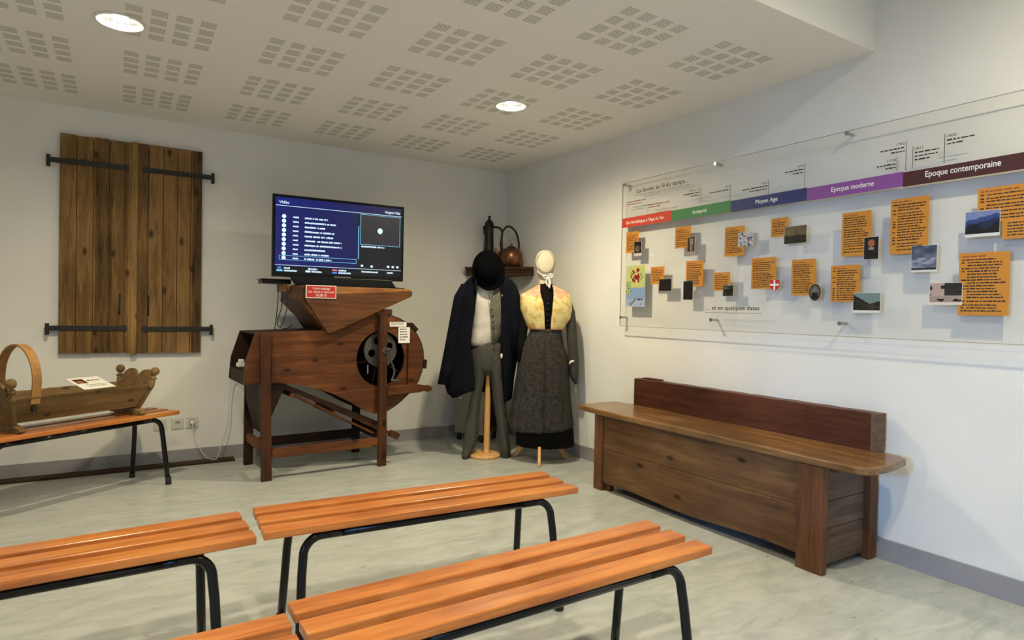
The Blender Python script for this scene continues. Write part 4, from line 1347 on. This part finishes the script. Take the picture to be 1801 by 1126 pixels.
# skirt with folds
bm = bmesh.new()
tabs = [(.20, .013, .268, .190), (.25, .012, .262, .186), (.36, .010, .248, .178), (.50, .012, .230, .168), (.72, .016, .210, .158), (.82, .018, .196, .150), (.914, .010, .168, .135), (.96, .022, .150, .122), (.995, .032, .134, .108), (1.02, .033, .127, .102)]
rings = []
nr = 40
for i in range(nr + 1):
    t = i / nr
    row = []
    for j in range(96):
        a = 2 * pi * j / 96
        zb = .232 + .020 * cos(a) * .6 - .022 * max(0, -sin(a))
        z = zb + (1.02 - zb) * t
        cx, rx, ry = interp(tabs, z)
        g = max(0, 1 - max(0, z - .3) / .72)
        f = 1 + .020 * g * sin(a * 11 + .4) + .013 * g * sin(a * 19 + 2) + .012 * g * sin(a * 5)
        dx = (a - 1.5 * pi) - .06
        f *= 1 - .13 * math.exp(-(dx / .055) ** 2) * min(1, .35 + g)
        row.append((cx + rx * cos(a) * f, ry * sin(a) * f, z))
    rings.append(row)
loft(bm, rings)
sk = obj('skirt', bm, M['skirt'], wm, smooth=True)
bm = bmesh.new()
vr = []
loft(bm, [ell(.033, 0, .128, .104, 1.000, 60), ell(.033, 0, .131, .107, 1.004, 60), ell(.033, 0, .130, .106, 1.030, 60), ell(.033, 0, .124, .100, 1.034, 60)])
obj('waistband', bm, M['skirt'], sk, smooth=True)
# bodice (black, buttoned)
tabb = [(1.03, .033, .112, .088), (1.10, .032, .128, .100), (1.17, .030, .148, .112), (1.24, .029, .162, .112), (1.30, .028, .168, .098), (1.335, .028, .150, .080), (1.36, .028, .105, .064), (1.385, .028, .066, .054), (1.40, .028, .05, .048)]
bm = bmesh.new()
rings = []
for i in range(22):
    z = 1.03 + .37 * i / 21
    cx, rx, ry = interp(tabb, z)
    rings.append(ell(cx, 0, rx, ry, z, 56, 0, 3, 0, 2.3))
loft(bm, rings)
bd = obj('bodice', bm, M['blackcloth'], wm, smooth=True)
for i, z in enumerate((1.06, 1.10, 1.145, 1.19, 1.235, 1.28, 1.325, 1.352)):
    cx, rx, ry = interp(tabb, z)
    bm = bmesh.new(); lathe(bm, [(0, -.003), (.0065, -.002), (.0075, .001), (.005, .004), (0, .005)], n=12)
    bmesh.ops.rotate(bm, cent=(0, 0, 0), matrix=Matrix.Rotation(radians(90), 3, 'X'), verts=bm.verts)
    bmesh.ops.translate(bm, vec=(.036, -ry - .004, z), verts=bm.verts)
    obj('button', bm, M['btn'], bd, smooth=True)
# shawl: two draped halves crossing to the waist, with pink border
def shawl_half(sg):
    bm = bmesh.new(); lay = bm.verts.layers.float.new('border')
    rows_ = []
    nzr, nk = 26, 22
    for i in range(nzr + 1):
        z = 1.028 + (1.388 - 1.028) * i / nzr
        cx, rx, ry = interp(tabb, z)
        if sg > 0:
            xi = interp([(1.03, .062), (1.10, .062), (1.20, .070), (1.30, .078), (1.35, .080), (1.39, .072)], z)[0]
            xo = interp([(1.02, .165), (1.06, .192), (1.13, .234), (1.20, .240), (1.30, .229), (1.337, .198), (1.36, .14), (1.388, .085)], z)[0]
        else:
            xi = interp([(1.03, .014), (1.10, .010), (1.20, .002), (1.25, -.006), (1.28, -.018), (1.33, -.028), (1.39, -.026)], z)[0]
            xo = interp([(1.02, -.100), (1.06, -.130), (1.13, -.162), (1.20, -.180), (1.30, -.184), (1.337, -.125), (1.36, -.08), (1.388, -.04)], z)[0]
        row = []
        for k in range(nk + 1):
            s_ = k / nk
            # run from front opening to the outer edge, then round to the back
            if s_ < .72:
                q = s_ / .72
                x = xi + (xo - xi) * sin(q * pi / 2)
                side = -1
            else:
                q = (s_ - .72) / .28
                x = xo + (cx - xo) * q * .95
                side = 1
            rr = abs(xo - cx) + .001
            e = max(0.0, 1 - (abs(x - cx) / rr) ** 2.4) ** (1 / 2.4)
            y = side * (ry + .020) * e
            puff = .005 * sin(pi * (z - 1.028) / .36) + .0055 * sin(x * 90 + z * 12) * max(0, (1.22 - z) / .19)
            if side < 0: y -= puff
            row.append((x, y, z))
        rows_.append(row)
    vr = [[bm.verts.new(p) for p in r] for r in rows_]
    for r in vr:
        for v in r:
            d = 0.0
            z, x = v.co.z, v.co.x
            if z > 1.300 - abs(x - .028) * .12 and v.co.y < .2: d = 1.0 if z > 1.318 - .35 * max(0, .10 - abs(abs(x - .028) - .10)) else .0
            if z < 1.052: d = max(d, .75)
            if abs(x - .028) > .19 and z < 1.16: d = max(d, .7)
            v[lay] = d
    for a, b in zip(vr, vr[1:]):
        for j in range(len(a) - 1): bm.faces.new([a[j], a[j + 1], b[j + 1], b[j]])
    o = obj('shawl', bm, M['shawl'], wm, smooth=True, label='yellow and pink printed shawl, %s half' % ('right' if sg > 0 else 'left'))
    m_ = o.modifiers.new('solid', 'SOLIDIFY'); m_.thickness = .004; m_.offset = 0
shawl_half(1); shawl_half(-1)
# sleeves
bm = bmesh.new()
loft(bm, [ell(.185, .01, .05, .05, 1.27, 24), ell(.225, .0, .045, .05, 1.17, 24), ell(.240, -.01, .042, .05, 1.05, 24), ell(.252, -.015, .042, .05, .90, 24, .05, 3), ell(.262, -.02, .042, .046, .78, 24, .05, 3), ell(.270, -.02, .036, .040, .65, 24, .06, 3), ell(.285, -.02, .012, .02, .585, 24)])
obj('sleeve', bm, M['greycloth'], wm, smooth=True)
bm = bmesh.new()
loft(bm, [ell(-.125, .01, .05, .05, 1.27, 24), ell(-.148, .0, .040, .05, 1.15, 24), ell(-.150, -.01, .036, .045, 1.04, 24), ell(-.165, -.015, .034, .045, .90, 24), ell(-.170, -.02, .03, .04, .76, 24)])
obj('sleeve', bm, M['blackcloth'], wm, smooth=True)
bm = bmesh.new()
tube(bm, smooth_path([(.222, -.058, .752), (.235, -.066, .770), (.252, -.066, .778), (.262, -.060, .768)], 4), [.004, .006, .008, .009, .010, .010, .010, .009, .008, .007, .006, .005, .004], 8)
obj('white_cuff', bm, M['white_cl'], wm, smooth=True)
# neck, head with bonnet, bow
bm = bmesh.new()
loft(bm, [ell(.028, 0, .062, .052, 1.372, 32), ell(.028, 0, .060, .050, 1.40, 32), ell(.026, 0, .057, .050, 1.43, 32), ell(.024, 0, .055, .050, 1.47, 32), ell(.020, 0, .050, .05, 1.50, 32)])
obj('neck', bm, M['cream'], wm, smooth=True)
bm = bmesh.new()
rings = []
for i in range(21):
    a = -pi / 2 + pi * i / 20
    z = 1.568 + .104 * sin(a)
    w = .084 * cos(a) ** .80 if 0 < i < 20 else .002
    chin = 1 - .10 * max(0, -sin(a))
    rings.append(ell(.016, .004, w * chin, .092 * (cos(a) ** .85 if 0 < i < 20 else .02), z, 36))
loft(bm, rings)
hd = obj('head', bm, M['creamd'], wm, smooth=True)
# flat oval face panel with a seam, under the bonnet
bm = bmesh.new()
b_ = bmesh.new(); bmesh.ops.create_uvsphere(b_, u_segments=32, v_segments=20, radius=1)
bmesh.ops.scale(b_, vec=(.066, .016, .084), verts=b_.verts); bmesh.ops.translate(b_, vec=(.014, -.082, 1.566), verts=b_.verts); add_bm(bm, b_)
obj('face', bm, M['cream'], hd, smooth=True)
bm = bmesh.new()
tube(bm, [(.014 + .070 * cos(2 * pi * k / 40), -.076 + .030 * abs(cos(2 * pi * k / 40)) ** 3, 1.566 + .088 * sin(2 * pi * k / 40)) for k in range(41)], .0055, 8)
bn = obj('bonnet', bm, M['creamd'], wm, smooth=True, label='cream bonnet edge')
bm = bmesh.new()
loft(bm, [ell(.022, .0, .060, .055, 1.452, 32, .03, 8), ell(.020, .0, .064, .062, 1.478, 32, .03, 8), ell(.018, .0, .072, .078, 1.51, 32, .02, 8)])
obj('bonnet_gather', bm, M['creamd'], bn, smooth=True)
bm = bmesh.new()
tube(bm, smooth_path([(-.045, -.045, 1.500), (-.020, -.066, 1.472), (.030, -.074, 1.452), (.070, -.056, 1.470), (.085, -.035, 1.505)]), .005, 8, flat=1.6)
tube(bm, smooth_path([(.030, -.080, 1.450), (.050, -.092, 1.472), (.072, -.088, 1.466), (.062, -.084, 1.448), (.032, -.080, 1.446)]), .007, 8)
tube(bm, smooth_path([(.030, -.080, 1.450), (.012, -.092, 1.462), (-.002, -.088, 1.448), (.012, -.084, 1.440), (.030, -.080, 1.446)]), .007, 8)
tube(bm, smooth_path([(.028, -.078, 1.448), (.018, -.092, 1.410), (.030, -.108, 1.375)]), [.012] * 6 + [.015] * 6 + [.008], 8, flat=.4)
tube(bm, smooth_path([(.034, -.078, 1.448), (.048, -.092, 1.415), (.042, -.110, 1.360)]), [.012] * 6 + [.014] * 6 + [.006], 8, flat=.4)
obj('bow', bm, M['white_cl'], bn, smooth=True, label='white bow and ribbon')

# the figure was laid out one step further back: bring every piece to its true size, then set the tripod on the floor
def rescale(o):
    for ch in o.children:
        for v in ch.data.vertices: v.co = Vector((v.co.x * .9635, v.co.y * .9635, v.co.z * .9635 + .043))
        rescale(ch)
rescale(wm)
def foot(ang, R=.235, w=.011):
    bm = bmesh.new()
    d = Vector((cos(ang), sin(ang), 0)); s_ = Vector((-d.y, d.x, 0)) * w
    prof = [(.026, .215), (.026, .165), (R * .50, .115), (R * .86, .010), (R - .008, .0), (R, .008), (R - .006, .036), (R * .90, .060), (R * .62, .160), (R * .3, .212)]
    hexa(bm, [d * q + s_ + Vector((0, 0, z)) for q, z in prof], [d * q - s_ + Vector((0, 0, z)) for q, z in prof])
    obj('stand_foot', bm, M['beech'], wm, bevel=.003)
foot(radians(-95)); foot(radians(144)); foot(radians(12))

# ------------------------------------------------------------------ timeline panel on the right wall
XP = -.055
pn = thing('timeline_panel', 'long clear acrylic history timeline panel with ochre text cards and coloured banner on right wall', 'information panel', (XP, 0, 0))
Y0, Y1, PZ0, PZ1 = -1.722, -4.70, 1.080, 2.118
obj('acrylic_sheet', bx(-.0, .005, Y1, Y0, PZ0, PZ1), M['plexi'], pn, label='clear acrylic sheet')
bm = bmesh.new()
box(bm, -.0003, .0053, Y1, Y0, PZ1 + .0003, PZ1 + .0025); box(bm, -.0003, .0053, Y1, Y0, PZ0 - .003, PZ0 - .0003); box(bm, -.0003, .0053, Y0 + .0003, Y0 + .0025, PZ0, PZ1)
obj('sheet_edge', bm, M['plexi_edge'], pn)
def PL(bm):
    """local (x right along the wall, y up) -> panel front face"""
    for v in bm.verts: v.co = Vector((-.0016 - v.co.z, -v.co.x, v.co.y))
    return bm
cols = [(1.727, 2.205, srgb(196, 62, 48)), (2.205, 2.688, srgb(62, 124, 74)), (2.688, 3.181, srgb(40, 50, 104)), (3.181, 3.668, srgb(136, 78, 150)), (3.668, 4.70, srgb(70, 34, 32))]
names = [("Du Néolithique à l'Age du Fer", 1.771, 2.141, 1.817, .021), ('Antiquité', 2.389, 2.504, 1.820, .022), ('Moyen Age', 2.861, 3.005, 1.821, .024), ('Epoque moderne', 3.318, 3.534, 1.822, .025), ('Epoque contemporaine', 3.765, 4.056, 1.824, .027)]
for i, ((a, b, c_), (s, x0, x1, y, ch)) in enumerate(zip(cols, names)):
    bm = bmesh.new()
    q = [(-.0012, -a, 1.794), (-.0012, -b, 1.7965), (-.0012, -b, 1.8665), (-.0012, -a, 1.862)]
    hexa(bm, q, [(p[0] + .001, p[1], p[2]) for p in q])
    bnr = obj('banner_segment', bm, plain('banner_%d' % i, c_, .5), pn, label=['red', 'green', 'dark blue', 'purple', 'dark brown'][i] + ' banner segment')
    t_ = PL(fit_text(s, x0, x1, y, ch, bold=.010))
    obj('lettering', t_, M['paper'], bnr, recalc=False)
CARDS = [(-1.773, 1.757, -1.901, 1.607), (-2.247, 1.746, -2.379, 1.607), (-2.65, 1.705, -2.79, 1.529), (-2.969, 1.723, -3.075, 1.618), (-2.03, 1.495, -2.155, 1.376), (-2.348, 1.517, -2.489, 1.353), (-2.574, 1.434, -2.695, 1.324), (-2.846, 1.507, -3.006, 1.33), (-3.104, 1.483, -3.242, 1.29), (-3.381, 1.704, -3.526, 1.484), (-3.618, 1.74, -3.784, 1.48), (-3.976, 1.737, -4.24, 1.59), (-3.913, 1.465, -4.098, 1.196), (-3.329, 1.44, -3.478, 1.255)]
for i, (ya, za, yb, zb) in enumerate(CARDS):
    big = i in (10, 11, 12)
    bm = bmesh.new()
    box(bm, -.002, -.0002, yb, ya, zb, za)
    if i == 11: box(bm, -.002, -.0002, yb, -4.067, 1.515, zb)
    cdo = obj('text_card', bm, M['card'], pn)
    rnd = random.Random(40 + i)
    x0, x1 = -ya + .010, -yb - .008
    bm = bmesh.new(); bm2 = bmesh.new()
    lh = .0125 if big else .0112
    y = za - .018
    scribble(bm2, x0, x0 + (x1 - x0) * .55, y, lh * .42, rnd, z=.0006)
    y -= lh * 1.15
    lo = (zb + .008)
    while y > lo:
        ind = .022 if (big or i == 13) and rnd.random() < .5 else 0
        if (big or i == 13) and not ind and not rnd.random() < .2:
            scribble(bm, x0, x0 + .014, y, lh * .45, rnd, z=.0006); ind = .022
        scribble(bm, x0 + ind, x1 - rnd.uniform(0, .25) * (x1 - x0 - ind), y, lh * .42, rnd, word=(.007, .024), gap=.0025, z=.0006)
        y -= lh * (1.0 if rnd.random() < .9 else 1.3)
    if i == 11:
        for q in range(5): scribble(bm, 4.085, 4.225, 1.578 - q * .0125, .005, rnd, word=(.007, .024), gap=.0025, z=.0006)
    obj('card_text', PL(bm), M['ink'], cdo, recalc=False)
    obj('card_heading', PL(bm2), M['inkred'], cdo, recalc=False)

def mixc(a, b, t): return tuple(p + (q - p) * t for p, q in zip(a, b))
def hsh(u, w, k=0):
    v = sin((u * 12.9898 + w * 78.233 + k * 3.7)) * 43758.5453
    return v - math.floor(v)
def nz2(u, w, f, k=0):
    x, y = u * f, w * f; i, j = math.floor(x), math.floor(y); a, b = x - i, y - j
    a = a * a * (3 - 2 * a); b = b * b * (3 - 2 * b)
    return (hsh(i, j, k) * (1 - a) + hsh(i + 1, j, k) * a) * (1 - b) + (hsh(i, j + 1, k) * (1 - a) + hsh(i + 1, j + 1, k) * a) * b
def sg_(c): return srgb(*c)[:3]
def f_bowl(u, w):
    if w < .20: return sg_((225, 222, 215))
    if hypot((u - .5) / .36, (w - .5) / .22) < 1: return mixc(sg_((190, 185, 185)), sg_((110, 100, 105)), nz2(u, w, 5))
    return sg_((50, 38, 44))
def f_cup(u, w):
    if w < .14: return sg_((205, 190, 190))
    if abs(u - .55) < .24 + .1 * (w - .5) and .2 < w < .93: return mixc(sg_((214, 196, 182)), sg_((168, 146, 134)), nz2(u, w, 6))
    return sg_((58, 36, 38))
def f_sketch(u, w):
    return mixc(sg_((222, 222, 222)), sg_((90, 88, 130)), .8 if nz2(u, w, 7, 2) > .72 or nz2(u, w, 13, 5) > .8 else .05)
def f_castle(u, w):
    if w < .10: return sg_((50, 44, 36))
    if w < .42 + .10 * nz2(u, 0, 9) + (.35 if abs(u - .55) < .03 else 0): return mixc(sg_((112, 104, 88)), sg_((66, 60, 50)), nz2(u, w, 10))
    return mixc(sg_((176, 164, 138)), sg_((150, 138, 114)), nz2(u, w, 3))
def f_brown(u, w): return mixc(sg_((38, 24, 20)), sg_((150, 116, 96)), max(0, nz2(u, w, 6, 1) * 1.4 - .45))
def f_dark(u, w): return mixc(sg_((26, 22, 22)), sg_((128, 118, 114)), max(0, nz2(u, w, 7, 4) * 1.6 - .75))
def f_green(u, w): return mixc(sg_((30, 40, 32)), sg_((170, 180, 160)), max(0, nz2(u, w, 4, 6) * 1.5 - .5))
def f_port(u, w):
    if hypot((u - .5) / .24, (w - .72) / .17) < 1: return sg_((206, 160, 132))
    if w < .52 and abs(u - .5) < .46 - w * .25: return sg_((44, 34, 34)) if not (w > .42 and abs(u - .5) < .2) else sg_((200, 190, 180))
    return sg_((66, 28, 22))
def f_snow(u, w):
    if w < .09: return sg_((235, 235, 235))
    if w < .17: return mixc(sg_((40, 44, 52)), sg_((120, 124, 134)), nz2(u, w, 12))
    if w < .55: return mixc(sg_((206, 208, 220)), sg_((140, 146, 164)), nz2(u, w * 2, 6))
    return mixc(sg_((120, 130, 152)), sg_((178, 182, 196)), nz2(u, w, 5))
def f_mount(u, w):
    if w < .10: return sg_((236, 236, 236))
    r1 = .42 + .25 * u + .08 * nz2(u, 0, 7); r0 = .30 + .5 * max(0, .22 - abs(u - .28)) * 2.2
    if w < r0 or (u > .45 and w < (u - .45) * .9 + .12): return mixc(sg_((26, 24, 30)), sg_((84, 66, 56)), nz2(u, w, 8))
    if w < r1: return mixc(sg_((64, 84, 128)), sg_((100, 112, 150)), nz2(u, w, 5))
    if w < r1 + .18: return sg_((120, 138, 186))
    return sg_((178, 188, 216))
def f_street(u, w):
    if w < .12: return sg_((238, 238, 238))
    sky = w > .45 + .45 * abs(u - .62) * (1.7 if u < .62 else .9)
    if sky: return sg_((176, 190, 190))
    return mixc(sg_((30, 28, 26)), sg_((126, 118, 100)), nz2(u, w, 7, 3))
def f_valley(u, w):
    if w < .10: return sg_((236, 232, 226))
    if u < .45 and w > .38 and nz2(u, w, 5, 8) > .35: return sg_((216, 204, 200))
    if w < .42: return mixc(sg_((206, 196, 188)), sg_((90, 82, 78)), 1 if nz2(u, w * 2, 5, 1) > .55 else 0)
    return mixc(sg_((124, 112, 112)), sg_((86, 78, 78)), nz2(u, w * 3, 4))
def f_map(u, w):
    if w < .20: return mixc(sg_((206, 214, 230)), sg_((90, 94, 110)), .8 if hsh(round(u * 14), round(w * 30)) > .86 else 0)
    if w < .45 and (u > .45 - (w - .2) or w < .3): return sg_((186, 204, 228))
    if .30 < w < .60 and u < .28: return mixc(sg_((200, 214, 180)), sg_((60, 90, 60)), 1 if nz2(u, w, 16) > .78 else 0)
    if hypot((u - .55) / .32, (w - .74) / .18) < 1 and nz2(u, w, 18, 3) > .5: return sg_((190, 90, 90))
    return mixc(sg_((226, 226, 176)), sg_((214, 222, 190)), nz2(u, w, 4))
PICS = [((-1.86, 1.683, -1.936, 1.58), f_bowl, 'dark picture of a bowl'), ((-2.356, 1.672, -2.418, 1.562), f_cup, 'picture of a pale beaker'), ((-2.749, 1.664, -2.853, 1.582), f_sketch, 'white sketch'), ((-3.054, 1.668, -3.189, 1.572), f_castle, 'sepia landscape picture'), ((-2.112, 1.41, -2.227, 1.327), f_brown, 'dark brown picture'), ((-2.33, 1.39, -2.412, 1.268), f_dark, 'tall dark picture'), ((-2.647, 1.354, -2.727, 1.289), f_green, 'dark green picture'), ((-3.496, 1.572, -3.568, 1.462), f_port, 'small portrait'), ((-3.717, 1.512, -3.825, 1.390), f_snow, 'snow landscape picture'), ((-3.932, 1.642, -4.06, 1.532), f_mount, 'mountain picture'), ((-3.45, 1.298, -3.583, 1.200), f_street, 'street picture'), ((-3.799, 1.339, -3.929, 1.240), f_valley, 'old valley photograph'), ((-1.787, 1.515, -1.978, 1.22), f_map, 'coloured map')]
for (ya, za, yb, zb), fn, lb in PICS:
    back = obj('picture', bx(-.0040, -.0022, yb, ya, zb, za), M['paper'], pn, label=lb)
    bm = color_grid(-ya + .001, -yb - .001, zb + .001, za - .001, 26, 26, lambda u, w: fn(u, w), lambda x, z: (-.0044, -x, z))
    obj('picture_print', bm, M['pic'], back, recalc=False)
# coat of arms shield (red with a white cross) and oval portrait
sy, sz = -3.0015, 1.347
pts = [(-.030, .029), (.030, .029), (.030, -.005), (.022, -.018), (0, -.030), (-.022, -.018), (-.030, -.005)]
bm = bmesh.new(); prism(bm, [(sy + a, sz + b) for a, b in pts], -.0046, -.0022, 'yz')
shd = obj('shield', bm, M['red'], pn, label='red shield with white cross')
bm = bmesh.new(); box(bm, -.0052, -.0047, sy - .0045, sy + .0045, sz - .026, sz + .028); box(bm, -.0054, -.0052, sy - .028, sy + .028, sz - .002, sz + .008)
obj('cross', bm, M['paper'], shd)
bm = bmesh.new()
oc = (3.2445, 1.304)
def f_oval(u, w):
    r = hypot((u - .5) / .5, (w - .5) / .5)
    if r > .80: return sg_((120, 116, 116))
    if hypot((u - .5) / .16, (w - .66) / .15) < 1: return sg_((180, 174, 170))
    if w < .5 and abs(u - .5) < .34 - w * .2: return sg_((52, 48, 50))
    return sg_((164, 160, 158))
bm = color_grid(-1, 1, -1, 1, 20, 20, f_oval, lambda x, y: (-.0046, -(oc[0] + .033 * x * math.sqrt(1 - y * y / 2)), oc[1] + .044 * y * math.sqrt(1 - x * x / 2)))
obj('oval_portrait', bm, M['pic'], pn, recalc=False, label='small grey oval portrait')
# titles
def titled(s, x0, x1, y, ch, name, extra):
    bm = fit_text(s, x0, x1, y, ch, bold=.008)
    for q in extra: quad(bm, *q)
    obj(name, PL(bm), M['ink'], pn, recalc=False)
titled('La Savoie, au fil du temps...', 1.876, 2.344, 2.029, .029, 'title_lettering', [(1.865, 2.362, 2.0135, 2.0155), (1.8635, 1.8655, 2.0135, 2.074)])
titled('... et en quelques dates', 2.528, 2.906, 1.206, .026, 'title_lettering', [(2.515, 2.922, 1.187, 1.189), (2.513, 2.515, 1.187, 1.235)])
DATES = [(-1.768, 1.982, 1.87, -1.969, '', 2), (-1.986, 1.936, 1.871, -2.184, '', 2), (-2.454, 1.982, 1.867, -2.311, '58 av. JC', 2), (-2.681, 1.964, 1.865, -2.521, '443', 1), (-2.944, 1.945, 1.866, -2.766, '1032', 2), (-3.167, 2.0, 1.871, -3.045, '1416', 2), (-3.64, 1.94, 1.874, -3.547, '1718', 2), (-3.679, 2.01, 1.87, -3.562, '1792', 2), (-3.709, 1.975, 1.873, -3.819, '1815', 3), (-3.841, 2.004, 1.871, -3.957, '1860', 2)]
for i, (y, zt, zb, ye, s, nl) in enumerate(DATES):
    rnd = random.Random(80 + i)
    x, xe = -y, -ye
    bm = bmesh.new()
    quad(bm, x - .0012, x + .0012, zb, zt)
    right = xe > x
    if s:
        w = .0095 * len(s)
        a = x + .008 if right else x - .006 - w
        add_bm(bm, fit_text(s, a, a + w, zt - .018, .0125))
    for k in range(nl):
        yy = zt - (.034 if s else .012) - k * .0165
        L0 = x + .008 if right else xe + rnd.uniform(0, .5) * (x - xe) * (k > 0)
        L1 = (xe - rnd.uniform(0, .4) * (xe - x) * (k > 0)) if right else x - .006
        scribble(bm, L0, L1, yy, .0062, rnd)
    obj('date_caption', PL(bm), M['inkred'] if i < 2 else M['ink'], pn, recalc=False)
for (y, z) in [(-1.743, 2.106), (-2.57, 2.106), (-3.396, 2.106), (-4.222, 2.106), (-1.738, 1.142), (-2.565, 1.143), (-3.386, 1.144), (-4.21, 1.144)]:
    bm = bmesh.new()
    prism(bm, circle(y, z, .011, 16), -.012, -.0004, 'yz')
    prism(bm, circle(y, z, .0065, 12), .0054, .0545, 'yz')
    obj('standoff', bm, M['steel'], pn)
